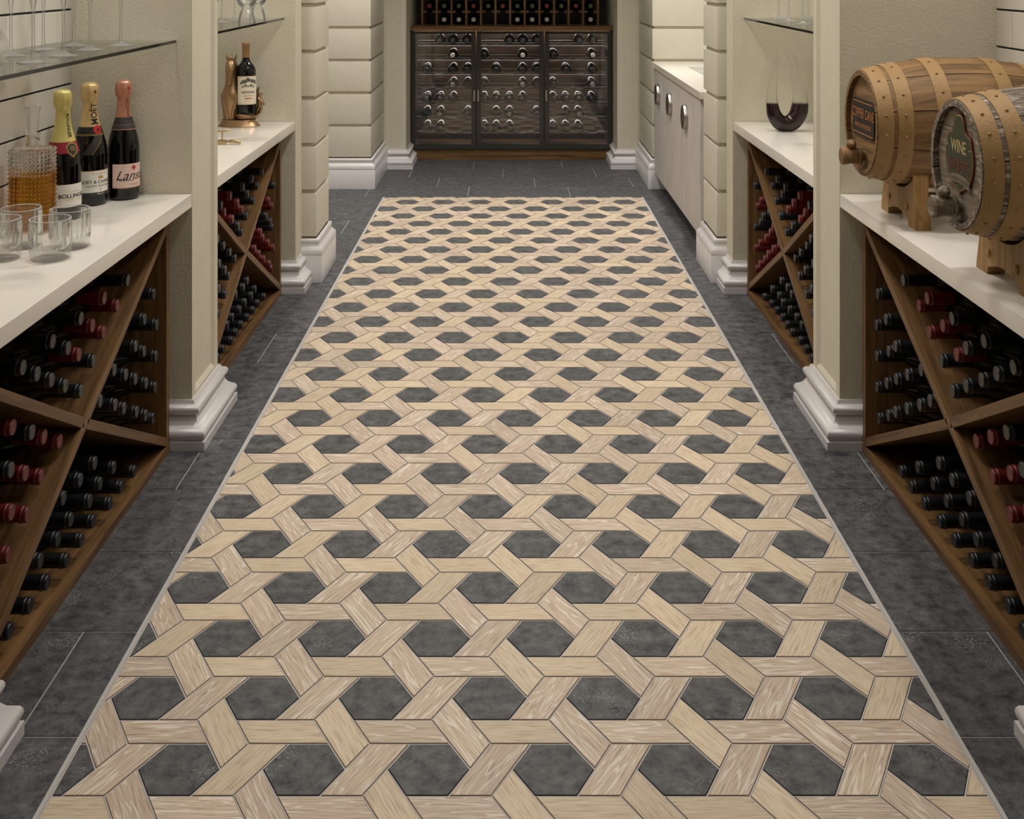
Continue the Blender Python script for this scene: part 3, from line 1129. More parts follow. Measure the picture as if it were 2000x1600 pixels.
# ------------------------------------------------------------------ vanity in the right-hand recess
t = thing('vanity_cabinet', 'floating limed white cabinet with round handles in the right recess', 'cabinet', (0.86, 4.985, 0.095))
MB().box(0.012, 0.62, 0.02, 1.64, 0.0, 0.49).box(0.012, 0.10, 0.02, 1.64, 0.49, 0.632).build('carcass', M['limed_white'], t)
edges = [0.035, 0.575, 1.095, 1.63]
hand = [0.435, 0.955, 1.435]
for k in range(3):
    a, b = edges[k] + 0.004, edges[k + 1] - 0.004
    dm = MB()
    n = 7
    wch = (b - a) / n
    for q in range(n):
        dm.cbox(-0.010, 0.012, a + q * wch + 0.001, a + (q + 1) * wch - 0.001, 0.0, 0.628, 0.004)
    d = obj('door', dm.mesh('door', M['limed_white'], smooth=30), t)
    hm = MB().lathe([(0, 0.0), (0.0615, 0.0), (0.0615, 0.016), (0.0595, 0.0195), (0.0555, 0.020)], 40)
    hm.xf(Matrix.Translation((-0.010, hand[k], 0.495)) @ Matrix.Rotation(-pi / 2, 4, 'Y'))
    h = hm.build('handle', M['steel'], d, smooth=40)
    fm_ = MB().lathe([(0.0575, 0.0198), (0.0, 0.0198)], 40).xf(Matrix.Translation((-0.010, hand[k], 0.495)) @ Matrix.Rotation(-pi / 2, 4, 'Y'))
    d['label'] = 'limed white door of vertical boards'
    h['label'] = 'round steel handle with a dark face'
    fo = obj('handle_face', fm_.mesh('handle_face', M['steel_dark'], smooth=40), d)
wt = MB()
X0, X1, Y0, Y1 = 0.842, 1.49, 4.985, FAR - 0.001
sx0, sx1, sy0, sy1 = 1.00, 1.36, 5.35, 6.30
for (a, b, c, d) in ((X0, sx0, Y0, Y1), (sx1, X1, Y0, Y1), (sx0, sx1, Y0, sy0), (sx0, sx1, sy1, Y1)):
    wt.box(a, b, c, d, 0.729, 0.760)
t = thing('vanity_worktop', 'white stone worktop with a sunken rectangular sink in the right recess', 'worktop', (0, 0, 0))
wt.build('slab', M['quartz'], t)
sk = MB()
sk.box(sx0, sx0 + 0.008, sy0, sy1, 0.61, 0.7285).box(sx1 - 0.008, sx1, sy0, sy1, 0.61, 0.7285)
sk.box(sx0, sx1, sy0, sy0 + 0.008, 0.61, 0.7285).box(sx0, sx1, sy1 - 0.008, sy1, 0.61, 0.7285).box(sx0, sx1, sy0, sy1, 0.600, 0.61)
sk.build('sink_basin', M['sink'], t)

# ------------------------------------------------------------------ glass shelves
SZ = 1.1105
for S, ya, yb, lab in ((-1, 1.842, P1, 'clear glass shelf of stemmed glasses above the champagne bottles'),
                       (-1, P1B, P2, 'clear glass shelf above the bronze horse bottle holder'),
                       (1, P1B, P2, 'clear glass shelf above the curved wine decanter')):
    t = thing('glass_shelf', lab, 'shelf', (0, 0, SZ), 0, 'glass shelves')
    MB().box(-ALC[S] + 0.001, -0.9425, ya + 0.002, yb - 0.002, 0, 0.008).mirror(-S).build('pane', M['shelf'], t)
    MB().box(-0.9425, -0.9405, ya + 0.002, yb - 0.002, 0, 0.008).mirror(-S).build('front_edge', M['shelf_edge'], t)
STOP = SZ + 0.008


# ------------------------------------------------------------------ stemware
def wine_glass_meshes(h=0.24, foot=0.032, stem=0.13, bowl=0.036, rim=0.029):
    ft = MB().lathe([(0, 0.0), (foot, 0.0), (foot, 0.0015), (foot * 0.8, 0.003), (foot * 0.4, 0.006), (0.006, 0.0115), (0, 0.0116)], 28)
    st = MB().lathe([(0, 0.0117), (0.0052, 0.0118), (0.0036, 0.022), (0.0030, stem * 0.55), (0.0034, stem * 0.85), (0.0065, stem + 0.001), (0, stem + 0.0011)], 14)
    out = [(0, stem + 0.0012), (0.008, stem + 0.003), (bowl * 0.65, stem + 0.018), (bowl * 0.95, stem + 0.04), (bowl, stem + 0.055), (rim, h)]
    inn = [(rim - 0.0012, h)] + [(max(0, r - 0.0013), z + 0.0016) for r, z in reversed(out[1:-1])] + [(0, stem + 0.006)]
    bw = MB().lathe(out + inn, 28)
    return (ft.mesh('foot', M['stem'], smooth=40), st.mesh('stem', M['stem'], smooth=60), bw.mesh('bowl', M['thin'], smooth=60))


G_TALL = wine_glass_meshes()
G_FLUTE = wine_glass_meshes(0.25, 0.030, 0.118, 0.025, 0.022)


def put_glass(ms, x, y, label, group):
    e = thing('wine_glass', label, 'glass', (x, y, STOP), random.uniform(0, 3), group)
    for n, m_ in zip(('foot', 'stem', 'bowl'), ms):
        obj(n, m_, e)


lp = 'on the shelf over the champagne'
for x, y, lab in ((-1.134, 2.467, 'stemmed glass at the back near end ' + lp), (-1.009, 2.294, 'stemmed glass nearest the front edge and camera ' + lp),
                  (-1.143, 2.66, 'stemmed glass, middle of the back row ' + lp), (-1.016, 2.467, 'stemmed glass, second in the front row ' + lp),
                  (-1.125, 2.80, 'stemmed glass at the far end of the back row ' + lp), (-1.029, 2.655, 'stemmed glass, third in the front row ' + lp),
                  (-1.010, 2.812, 'stemmed glass at the far end of the front row ' + lp)):
    put_glass(G_TALL, x, y, lab, 'stemmed glasses on the front left shelf')
for x, y, lab in ((-1.085, 4.08, 'stemmed glass on the horse alcove shelf, nearest the plaster pilaster'), (-1.078, 4.24, 'stemmed glass on the horse alcove shelf, beside the short goblets')):
    put_glass(G_TALL, x, y, lab, 'stemmed glasses on the rear left shelf')
for x, y, lab in ((1.042, 4.34, 'tall glass on the decanter shelf, farthest left'), (1.031, 4.14, 'tall glass on the decanter shelf, second from left'),
                  (1.028, 3.93, 'tall glass on the decanter shelf, nearest the front edge'), (1.161, 4.34, 'tall glass on the decanter shelf, farthest right')):
    put_glass(G_FLUTE, x, y, lab, 'tall glasses on the rear right shelf')
gob = [(0, 0.0), (0.032, 0.0), (0.0325, 0.002), (0.029, 0.024), (0.022, 0.046), (0.0165, 0.052), (0.0165, 0.056), (0.028, 0.066), (0.037, 0.085), (0.039, 0.105), (0.034, 0.130),
       (0.0328, 0.130), (0.0372, 0.105), (0.035, 0.087), (0.026, 0.069), (0.012, 0.060), (0, 0.059)]
GOB = MB().lathe(gob, 28).mesh('goblet', M['stem'], smooth=50)
for x, y, lab in ((-0.978, 4.02, 'short goblet with a domed foot near the shelf front, horse alcove'), (-0.996, 4.27, 'short goblet with a domed foot at the shelf far end, horse alcove')):
    tag(obj('goblet', GOB, None, (x, y, STOP)), lab, 'glass', 'short goblets')
for x, y, lab in ((-1.15, 4.15, 'round-bowled goblet at the back of the horse alcove shelf'),):
    tag(obj('goblet', GOB, None, (x, y, STOP)), lab, 'glass', 'short goblets')
car = [(0, 0), (0.026, 0.0), (0.034, 0.004), (0.0405, 0.018), (0.0415, 0.032), (0.037, 0.050), (0.027, 0.066), (0.018, 0.080), (0.014, 0.100), (0.015, 0.150), (0.019, 0.162),
       (0.0178, 0.162), (0.0138, 0.150), (0.0128, 0.100), (0.0168, 0.081), (0.0258, 0.066), (0.0355, 0.0495), (0.0400, 0.032), (0.0390, 0.0185), (0.033, 0.0055), (0, 0.0045)]
tag(obj('carafe', MB().lathe(car, 32).mesh('carafe', M['glass'], smooth=50), None, (-1.127, 2.345, STOP)), 'small round-bellied glass carafe at the near end of the shelf', 'carafe')

# ------------------------------------------------------------------ tumblers
def tumbler_mesh():
    seg = 96
    R, Hh = 0.0430, 0.086

    def outer(t, z, r):
        k = 0.0014 * max(0.0, min(1.0, (z - 0.02) / 0.01)) * max(0.0, min(1.0, (Hh - 0.004 - z) / 0.006))
        if r > 0.038:
            if z < 0.021:
                return r - 0.0012 * abs(cos(8 * t))
            return r + k * cos(20 * t)
        return r
    out = [(0, 0), (R - 0.005, 0), (R - 0.002, 0.0015), (R - 0.0005, 0.006), (R - 0.0005, 0.018), (R, 0.023), (R, 0.030), (R, 0.075), (R, 0.082), (R - 0.0006, Hh - 0.0005)]
    inn = [(R - 0.0016, Hh), (R - 0.0027, Hh - 0.0008), (R - 0.0034, 0.075), (R - 0.0042, 0.030), (R - 0.009, 0.024), (0.015, 0.0225), (0, 0.022)]
    wall = [p for p in out if p[1] >= 0.0179] + [p for p in inn if p[1] >= 0.0235]
    base = [p for p in out if p[1] < 0.0185] + [(R - 0.009, 0.0215), (0.015, 0.0205), (0, 0.020)]
    return MB().lathe(wall, seg, outer).mesh('ribbed_wall', M['tumbler_wall'], smooth=50), MB().lathe(base, seg, outer).mesh('base', M['glass'], smooth=50)


TUM = tumbler_mesh()
TUM_RIM = MB().lathe([(0.0430 - 0.0016 + 0.0011 * cos(a * pi / 4), 0.0862 + 0.0008 * sin(a * pi / 4)) for a in range(8)], 48, close=True).mesh('rim', M['rim'], smooth=80)  # added ring that carries the painted rim highlight
for x, y, lab in ((-1.003, 2.365, 'ribbed crystal tumbler nearest the worktop front edge'), (-1.000, 2.462, 'ribbed crystal tumbler before the white-label champagne bottles'),
                  (-1.112, 2.470, 'ribbed crystal tumbler standing before the whisky decanter'), (-1.111, 2.365, 'ribbed crystal tumbler cut off at the left edge')):
    e = thing('tumbler', lab, 'tumbler', (x, y, CT), random.uniform(0, 1), 'crystal tumblers')
    obj('ribbed_wall', TUM[0], e)
    obj('base', TUM[1], e)
    obj('rim', TUM_RIM, e)

# ------------------------------------------------------------------ whisky decanter with diamond-cut body
t = thing('decanter', 'square diamond-cut crystal decanter of amber whisky with a tapered stopper', 'decanter', (-1.152, 2.62, CT), 0.12)


def sq(u, h, e=4.5):
    a = 2 * pi * u
    c, s = cos(a), sin(a)
    r = h / ((abs(c) ** e + abs(s) ** e) ** (1 / e))
    return r * c, r * s


NU, NV, HB = 40, 19, 0.196
vs, fs = [], []
for j in range(NV + 1):
    for i in range(NU):
        x, y = sq(i / NU, 0.0455)
        vs.append((x, y, 0.006 + (HB - 0.006) * j / NV))
for j in range(NV):
    for i in range(NU):
        x, y = sq((i + 0.5) / NU, 0.0495)
        vs.append((x, y, 0.006 + (HB - 0.006) * (j + 0.5) / NV))
        c = len(vs) - 1
        a, b = j * NU + i, j * NU + (i + 1) % NU
        a2, b2 = a + NU, b + NU
        fs += [(a, b, c), (b, b2, c), (b2, a2, c), (a2, a, c)]
fs.append(tuple(range(NU))[::-1])
top0 = NV * NU
n0 = len(vs)
for i in range(NU):
    a = 2 * pi * i / NU
    vs.append((0.0155 * cos(a), 0.0155 * sin(a), HB + 0.006))
for i in range(NU):
    fs.append((top0 + i, top0 + (i + 1) % NU, n0 + (i + 1) % NU, n0 + i))
n1 = len(vs)
for i in range(NU):
    a = 2 * pi * i / NU
    vs.append((0.0155 * cos(a), 0.0155 * sin(a), HB + 0.034))
for i in range(NU):
    fs.append((n0 + i, n0 + (i + 1) % NU, n1 + (i + 1) % NU, n1 + i))
fs.append(tuple(n1 + i for i in range(NU)))
MB().add(vs, fs).build('cut_body', M['crystal'], t)
vs, fs = [], []
for j, z in enumerate((0.010, 0.132)):
    for i in range(NU):
        x, y = sq(i / NU, 0.0425)
        vs.append((x, y, z))
for i in range(NU):
    fs.append((i, (i + 1) % NU, NU + (i + 1) % NU, NU + i))
fs += [tuple(range(NU))[::-1], tuple(range(NU, 2 * NU))]
MB().add(vs, fs).build('whisky', M['whisky'], t)
st = MB().lathe([(0, 0.232), (0.009, 0.232), (0.0125, 0.240), (0.014, 0.242), (0.0195, 0.294), (0.018, 0.296), (0, 0.296)], 8)
st.build('stopper', M['crystal'], t)
MB().lathe([(0.0158, HB + 0.032), (0.0185, HB + 0.033), (0.0185, HB + 0.0355), (0.0158, HB + 0.0358)], 32, close=True).build('collar', M['crystal'], t, smooth=40)


# ------------------------------------------------------------------ labels, lettering and wrapped patches
def text_geo(s, size, shear=0.0, spacing=1.0, bold=0.0, sx=1.0):
    cu = bpy.data.curves.new('lettering', 'FONT')
    cu.body = s
    cu.size = size
    cu.align_x = 'CENTER'
    cu.align_y = 'CENTER'
    cu.shear = shear
    cu.space_character = spacing
    cu.offset = bold
    cu.resolution_u = 3
    ob = bpy.data.objects.new('lettering', cu)
    COL.objects.link(ob)
    me = bpy.data.meshes.new_from_object(ob)
    vs = [(v.co.x * sx, v.co.y) for v in me.vertices]
    fs = [tuple(p.vertices) for p in me.polygons]
    bpy.data.objects.remove(ob)
    bpy.data.curves.remove(cu)
    bpy.data.meshes.remove(me)
    return vs, fs


def slice2d(vs, fs, step):
    """Cut flat lettering into narrow strips so that it can bend round a bottle."""
    bm = bmesh.new()
    bv = [bm.verts.new((x, y, 0)) for x, y in vs]
    for f in fs:
        try:
            bm.faces.new([bv[i] for i in f])
        except ValueError:
            pass
    for ax in (0, 1):
        lo, hi = min(v.co[ax] for v in bm.verts), max(v.co[ax] for v in bm.verts)
        k = lo + step
        no = (1, 0, 0) if ax == 0 else (0, 1, 0)
        while k < hi:
            bmesh.ops.bisect_plane(bm, geom=bm.verts[:] + bm.edges[:] + bm.faces[:], plane_co=tuple(c * k for c in no), plane_no=no)
            k += step
    bm.verts.index_update()
    out = [(v.co.x, v.co.y) for v in bm.verts], [tuple(v.index for v in f.verts) for f in bm.faces]
    bm.free()
    return out


def prof_r(prof, z):
    for (r0, z0), (r1, z1) in zip(prof[:-1], prof[1:]):
        if z0 <= z <= z1 and z1 > z0:
            return r0 + (r1 - r0) * (z - z0) / (z1 - z0)
    return prof[-1][0]


def wrap(pts, prof, zc, off, rref=None, ang0=0.0):
    """(s, t) in metres laid on the surface of revolution round angle ang0, height zc."""
    out = []
    for s, t_ in pts:
        z = zc + t_
        r = prof_r(prof, z) + off
        a = ang0 + s / (rref or prof_r(prof, zc))
        out.append((r * cos(a), r * sin(a), z))
    return out


def text_on(s, size, prof, zc, mat, parent, off=0.0009, ang0=0.0, vertical=0, **kw):
    vs, fs = text_geo(s, size, **kw)
    if vertical:
        vs = [(-y * vertical, x * vertical) for x, y in vs]
    vs, fs = slice2d(vs, fs, 0.0025)
    return MB().add(wrap(vs, prof, zc, off, ang0=ang0), fs).build('lettering', mat, parent)


def star_patch(poly, rings=5):
    """Star-shaped outline about (0,0) as a ringed patch that can bend."""
    n = len(poly)
    vs, fs = [(0, 0)], []
    for r in range(1, rings + 1):
        vs += [(p[0] * r / rings, p[1] * r / rings) for p in poly]
    for i in range(n):
        fs.append((0, 1 + i, 1 + (i + 1) % n))
    for r in range(rings - 1):
        for i in range(n):
            a, b = 1 + r * n + i, 1 + r * n + (i + 1) % n
            fs.append((a, b, b + n, a + n))
    return vs, fs


def patch_on(poly, prof, zc, mat, parent, name, off=0.0007, ang0=0.0, rings=5, s0=0.0):
    vs, fs = star_patch(poly, rings)
    return MB().add(wrap([(x + s0, y) for x, y in vs], prof, zc, off, ang0=ang0), fs).build(name, mat, parent)


def rect_on(w, h, prof, zc, mat, parent, name, off=0.0005, ang0=0.0, n=28, rows=3, skew=0.0, s0=0.0):
    vs, fs = [], []
    for j in range(rows + 1):
        for i in range(n + 1):
            u = i / n - 0.5
            vs.append((s0 + u * w + skew * (j / rows - 0.5) * h, (j / rows - 0.5) * h))
    for j in range(rows):
        for i in range(n):
            a = j * (n + 1) + i
            fs.append((a, a + 1, a + n + 2, a + n + 1))
    return MB().add(wrap(vs, prof, zc, off, ang0=ang0), fs).build(name, mat, parent, smooth=60)


def circle(r, n=28, k=1.0):
    return [(r * cos(2 * pi * i / n), r * k * sin(2 * pi * i / n)) for i in range(n)]


def star5(r, q=0.42):
    return [((r if i % 2 == 0 else r * q) * cos(pi / 2 + pi * i / 5), (r if i % 2 == 0 else r * q) * sin(pi / 2 + pi * i / 5)) for i in range(10)]


def cross_pattee(r):
    out = []
    for k in range(4):
        a = pi / 2 * k
        for da, rr in ((-0.42, r), (0.0, r * 0.88), (0.42, r), (pi / 4, r * 0.28)):
            out.append((rr * cos(a + da), rr * sin(a + da)))
    return out


CH = [(0.0, 0.006), (0.034, 0.0), (0.0405, 0.0035), (0.0415, 0.008), (0.0415, 0.132), (0.0405, 0.148), (0.038, 0.163), (0.0342, 0.178), (0.030, 0.192), (0.0255, 0.206),
      (0.0212, 0.221), (0.0182, 0.238), (0.0166, 0.256), (0.0160, 0.270), (0.0158, 0.300)]


def crumple(t, z, r):
    if z > 0.278 and z < 0.312:
        return r * (1 + 0.035 * sin(7 * t + 40 * z) + 0.02 * sin(11 * t + 1))
    return r


def champagne(name, label, loc, face, sc, foil_mat, foil_bottom):
    t = thing(name, label, 'bottle', loc, face)
    t.scale = (sc, sc, 1.0)
    MB().lathe(CH, 40).build('glass_body', M['bottle'], t, smooth=50)
    pf = [(prof_r(CH, z) + 0.0004, z) for z in [foil_bottom + (0.272 - foil_bottom) * i / 10 for i in range(11)]]
    pf += [(0.0196, 0.279), (0.0212, 0.286), (0.0216, 0.300), (0.0206, 0.311), (0.0170, 0.3185), (0.010, 0.3215), (0, 0.322)]
    f = MB().lathe(pf, 56, crumple).build('foil', foil_mat, t, smooth=60)
    return t, f


# pink label bottle
t, f = champagne('champagne_bottle', 'champagne bottle with rose copper foil and pink label', (-1.068, 2.998, CT), radians(-33), 1.0, M['foil_rose'], 0.220)
bd = MB().lathe([(prof_r(CH, z) + 0.0007, z) for z in (0.1895, 0.196, 0.203, 0.210, 0.217, 0.2215)], 48).build('neck_band', M['band_grey'], t, smooth=60)
MB().lathe([(prof_r(CH, z) + 0.0009, z) for z in (0.1885, 0.1900)], 48).build('gold_line', M['foil_rose'], bd)
MB().lathe([(prof_r(CH, z) + 0.0009, z) for z in (0.2010, 0.2016)], 48).build('gold_line', M['foil_rose'], bd)
lb = rect_on(0.116, 0.064, CH, 0.066, M['paper_pink'], t, 'label')
rect_on(0.116, 0.0016, CH, 0.0338, M['foil_rose'], lb, 'label_border', 0.0006)
text_on('Lanson', 0.036, CH, 0.066, M['ink'], lb, shear=0.45, ang0=0.05)
rect_on(0.040, 0.0011, CH, 0.0535, M['ink'], lb, 'flourish', 0.0009, ang0=-0.45, rows=1)
text_on('LE ROSÉ', 0.0065, CH, 0.042, M['ink_grey'], lb, spacing=1.2)
patch_on(cross_pattee(0.0072), CH, 0.0875, M['ink_red'], lb, 'red_cross', 0.0009)
text_on('LANSON', 0.0135, CH, 0.2435, M['ink'], f, off=0.0012, vertical=1, spacing=1.1)
patch_on(cross_pattee(0.0052), [(0.0226, 0.2), (0.0226, 0.4)], 0.300, M['ink_red'], f, 'red_cross', 0.0004)

# white and gold label bottle with the red seal
t, f = champagne('champagne_bottle', 'champagne bottle with gold foil, red seal and white label', (-1.132, 2.925, CT), radians(-35), 1.06, M['foil_gold'], 0.205)
bd = MB().lathe([(prof_r(CH, z) + 0.0007, z) for z in (0.186, 0.193, 0.200, 0.2065)], 48).build('neck_band', M['band_black'], t, smooth=60)
for z in (0.1845, 0.1870):
    MB().lathe([(prof_r(CH, z + q) + 0.0010, z + q) for q in (0.0, 0.0009)], 48).build('gold_line', M['gold'], bd)
rect_on(0.022, 0.050, CH, 0.160, M['band_grey'], t, 'ribbon', 0.0006, ang0=-0.35, n=8, rows=8, skew=0.7)
rect_on(0.0012, 0.050, CH, 0.160, M['gold'], t, 'ribbon_edge', 0.0009, ang0=-0.02, n=2, rows=8, skew=0.7)
sl = patch_on(circle(0.0115), CH, 0.199, M['seal_red'], t, 'red_seal', 0.0018, ang0=0.10)
patch_on([(0, .004), (.003, .001), (.0035, -.004), (-.0035, -.004), (-.003, .001)], CH, 0.199, M['ink'], sl, 'seal_mark', 0.0024, ang0=0.10)
lb = rect_on(0.104, 0.056, CH, 0.064, M['paper_white'], t, 'label')
rect_on(0.104, 0.0014, CH, 0.0925, M['ink_gold'], lb, 'label_border', 0.0006)
text_on('MOËT & CHANDON', 0.0115, CH, 0.063, M['ink'], lb, bold=0.0001, ang0=0.05)
text_on('HAPPY BIRTHDAY', 0.0075, CH, 0.0525, M['ink'], lb, spacing=1.25, ang0=0.05)
text_on('CHAMPAGNE', 0.006, CH, 0.0845, M['ink_gold'], lb, spacing=1.3, ang0=0.05)
patch_on([(-.006, -.004), (.006, -.004), (.0072, .004), (.0036, .0), (0, .0062), (-.0036, .0), (-.0072, .004)], CH, 0.0755, M['ink_gold'], lb, 'gold_crown', 0.0009, ang0=0.05)
patch_on(star5(0.003), CH, 0.0435, M['ink_gold'], lb, 'gold_star', 0.0009, ang0=0.05)
b2 = rect_on(0.104, 0.008, CH, 0.0315, M['band_grey'], t, 'lower_band')
text_on('BRUT', 0.0065, CH, 0.0315, M['paper_white'], b2, spacing=1.2, ang0=0.05)
text_on('MOËT', 0.021, CH, 0.240, M['ink'], f, off=0.0012, vertical=1, bold=0.0002)
patch_on(star5(0.0052), [(0.0226, 0.2), (0.0226, 0.4)], 0.298, M['ink'], f, 'black_star', 0.0004)

# white label bottle with the burgundy band and shield
t, f = champagne('champagne_bottle', 'champagne bottle with yellow gold foil, burgundy band and shield', (-1.133, 2.752, CT), radians(-32), 1.03, M['foil_yellow'], 0.190)
MB().lathe([(prof_r(CH, z) + 0.0008, z) for z in (0.166, 0.173, 0.180, 0.187, 0.1935)], 48).build('neck_band', M['band_red'], t, smooth=60)
shield = [(0, -.023), (.010, -.012), (.014, -.001), (.0155, .007), (.0105, .0085), (.0085, .013), (.004, .0125), (0, .0155), (-.004, .0125), (-.0085, .013), (-.0105, .0085), (-.0155, .007), (-.014, -.001), (-.010, -.012)]
sh = patch_on(shield, CH, 0.178, M['gold'], t, 'shield', 0.0016)
patch_on([(x * 0.82, y * 0.82) for x, y in shield], CH, 0.178, M['band_grey'], sh, 'shield_field', 0.0021)
for q, w_ in ((0.1815, 0.012), (0.1775, 0.014), (0.1735, 0.012)):
    rect_on(w_, 0.0013, CH, q, M['gold'], sh, 'shield_line', 0.0026, n=6, rows=1)
lb = rect_on(0.090, 0.056, CH, 0.062, M['paper_white'], t, 'label')
text_on('BOLLINGER', 0.0135, CH, 0.061, M['ink'], lb, bold=0.0003, sx=1.05)
text_on('CHAMPAGNE', 0.0045, CH, 0.0715, M['ink_gold'], lb, spacing=1.3)
text_on('SPECIAL CUVÉE', 0.0055, CH, 0.0515, M['ink_gold'], lb, spacing=1.1)
text_on('BOLLINGER', 0.0112, CH, 0.233, M['ink'], f, off=0.0012, vertical=-1, bold=0.0002)

# ------------------------------------------------------------------ bronze horse bottle holder
t = thing('horse_bottle_holder', 'bronze horse-head bottle holder on an oval base', 'bottle holder', (-1.098, 4.395, CT))
ov = MB().lathe([(0, 0.0), (0.086, 0.0), (0.088, 0.002), (0.084, 0.006), (0.070, 0.020), (0.072, 0.024), (0.070, 0.0265), (0.060, 0.0275), (0, 0.0275)], 48)
ov.v = [(x * 0.95, y * 0.66, z) for x, y, z in ov.v]
ov.build('oval_base', M['bronze'], t, smooth=40)
HXC = -0.030
fig = MB()


def loft(mb, secs, seg=18):
    """secs: (cx, cy, z, rx, ry) stacked ellipses."""
    vs, fs = [], []
    for cx, cy, z, rx, ry in secs:
        for k in range(seg):
            a = 2 * pi * k / seg
            vs.append((cx + rx * cos(a), cy + ry * sin(a), z))
    for i in range(len(secs) - 1):
        for k in range(seg):
            k2 = (k + 1) % seg
            fs.append((i * seg + k, i * seg + k2, (i + 1) * seg + k2, (i + 1) * seg + k))
    fs.append(tuple(range(seg))[::-1])
    fs.append(tuple((len(secs) - 1) * seg + k for k in range(seg)))
    mb.add(vs, fs)


loft(fig, [(HXC - .002, .000, .026, .030, .026), (HXC - .001, -.002, .060, .034, .030), (HXC, -.006, .095, .038, .036), (HXC, -.008, .120, .0385, .036), (HXC, -.004, .140, .034, .033),
           (HXC + .001, .002, .160, .0275, .030), (HXC + .001, .006, .190, .0250, .028), (HXC + .001, .006, .220, .0245, .027), (HXC + .001, .002, .240, .0230, .026),
           (HXC + .001, -.004, .256, .0185, .022), (HXC + .001, -.006, .266, .0105, .014), (HXC + .001, -.006, .2695, .004, .006)])
fig.tube([(HXC + .001, -.008, .258), (HXC + .001, -.022, .245), (HXC + .001, -.034, .222), (HXC + .001, -.041, .198), (HXC + .001, -.045, .180), (HXC + .001, -.046, .171), (HXC + .001, -.045, .166)],
         [.013, .0205, .0180, .0128, .0088, .0112, .0066], 16)
for s in (-1, 1):
    fig.tube([(HXC + .001 + s * .010, -.004, .256), (HXC + .001 + s * .0155, -.006, .268), (HXC + .001 + s * .0195, -.006, .279), (HXC + .001 + s * .0205, -.005, .287)], [.0042, .0046, .0030, .0005], 8)
    fig.sphere((HXC + .001 + s * .0155, -.028, .236), .0045, 8, 6)
    fig.sphere((HXC + .001 + s * .0075, -.052, .174), .0032, 8, 6)
    fig.tube([(HXC + s * .028, -.026, .128), (HXC + s * .024, -.031, .100), (HXC + s * .013, -.030, .060), (HXC + s * .008, -.026, .030)], [.008, .0085, .007, .006], 8)
fig.tube([(HXC + .001, -.012, .262), (HXC + .001, -.018, .272), (HXC + .001, -.010, .284), (HXC + .001, -.004, .279)], [.006, .006, .004, .001], 8)
fig.build('horse_figure', M['bronze'], t, smooth=60)
BXC = 0.030
cup = MB().lathe([(0, .028), (.030, .028), (.042, .034), (.048, .044), (.050, .047), (.0465, .0475), (.040, .041), (0, .041)], 40, lambda a, z, r: r * (1 + (0.10 * sin(3 * a + 0.6) if z > 0.032 and r > .035 else 0)))
cup.v = [(x + BXC, y - 0.004, z + (0.006 * sin(3 * atan2(y, x) + 0.6) if z > 0.043 else 0)) for x, y, z in cup.v]
cup.build('cup_lip', M['bronze'], t, smooth=60)
for pts, rad in (([(BXC + .030, .022, .045), (BXC + .050, .016, .075), (BXC + .052, .012, .105), (BXC + .066, .008, .085), (BXC + .070, .006, .080)], [.009, .010, .012, .006, .001]),
                 ([(BXC + .030, .026, .060), (BXC + .046, .020, .110), (BXC + .052, .016, .126), (BXC + .066, .012, .124)], [.009, .009, .007, .001]),
                 ([(BXC + .026, .028, .080), (BXC + .036, .024, .130), (BXC + .043, .022, .148), (BXC + .048, .020, .153)], [.008, .008, .005, .001]),
                 ([(BXC + .034, .018, .040), (BXC + .052, .010, .052), (BXC + .058, .006, .070), (BXC + .052, .006, .080)], [.007, .006, .005, .001])):
    MB().tube(pts, rad, 10).build('mane_lock', M['bronze'], t, smooth=60)
# the bottle it carries
WB = [(0, .006), (.030, 0), (.0375, .004), (.0385, .010), (.0385, .166), (.037, .178), (.031, .192), (.022, .203), (.0155, .212), (.0142, .222), (.0140, .272), (.0155, .273), (.0155, .281), (.0140, .283)]
t = thing('wine_bottle', 'upright red wine bottle with a cream chateau label in the bronze holder', 'bottle', (-1.068, 4.391, CT + .0485), radians(-64))
t.rotation_euler = (0, radians(-1.5), radians(-64))
MB().lathe(WB, 36).build('glass_body', M['bottle'], t, smooth=50)
MB().lathe([(prof_r(WB, z) + .0006, z) for z in (.2235, .240, .271)] + [(.0163, .2725), (.0170, .276), (.0166, .2825), (.0145, .2845), (0, .2848)], 28).build('capsule', M['cork'], t, smooth=50)
lb = rect_on(.094, .112, WB, .095, M['paper_cream'], t, 'label')
for z in (.148, .042):
    rect_on(.088, .0008, WB, z, M['ink_red'], lb, 'label_rule', .0007, rows=1)
for s0, z, r, k in ((-.016, .130, .012, .75), (.000, .136, .013, .65), (.017, .131, .011, .8), (.031, .126, .008, 1.3), (-.028, .124, .006, 1.0)):
    patch_on([(p[0] * random.uniform(.7, 1.1), p[1] * random.uniform(.7, 1.1)) for p in circle(r, 18, k)], WB, z, M['ink_grey'], lb, 'printed_tree', .0008, s0=s0)
patch_on([(-.026, -.008), (.026, -.008), (.026, .002), (.018, .003), (.012, .009), (.006, .003), (-.006, .003), (-.012, .008), (-.018, .003), (-.026, .002)], WB, .112, M['ink_grey'], lb, 'printed_chateau', .0008)
patch_on([(-.022, -.005), (.022, -.005), (.022, .0), (-.022, .0)], WB, .112, M['paper_cream'], lb, 'printed_facade', .0010)
for q in range(7):
    patch_on([(-.001, -.0018), (.001, -.0018), (.001, .0018), (-.001, .0018)], WB, .1095, M['ink'], lb, 'printed_window', .0012, s0=-.018 + .006 * q, rings=1)
for q in range(4):
    rect_on(.056, .0011, WB, .0915 - .0024 * q, M['ink_grey'], lb, 'printed_vineyard', .0008, rows=1)
rect_on(.036, .0014, WB, .074, M['ink_grey'], lb, 'printed_line', .0008, rows=1)
rect_on(.028, .0032, WB, .063, M['ink_red'], lb, 'printed_line', .0008, rows=1)
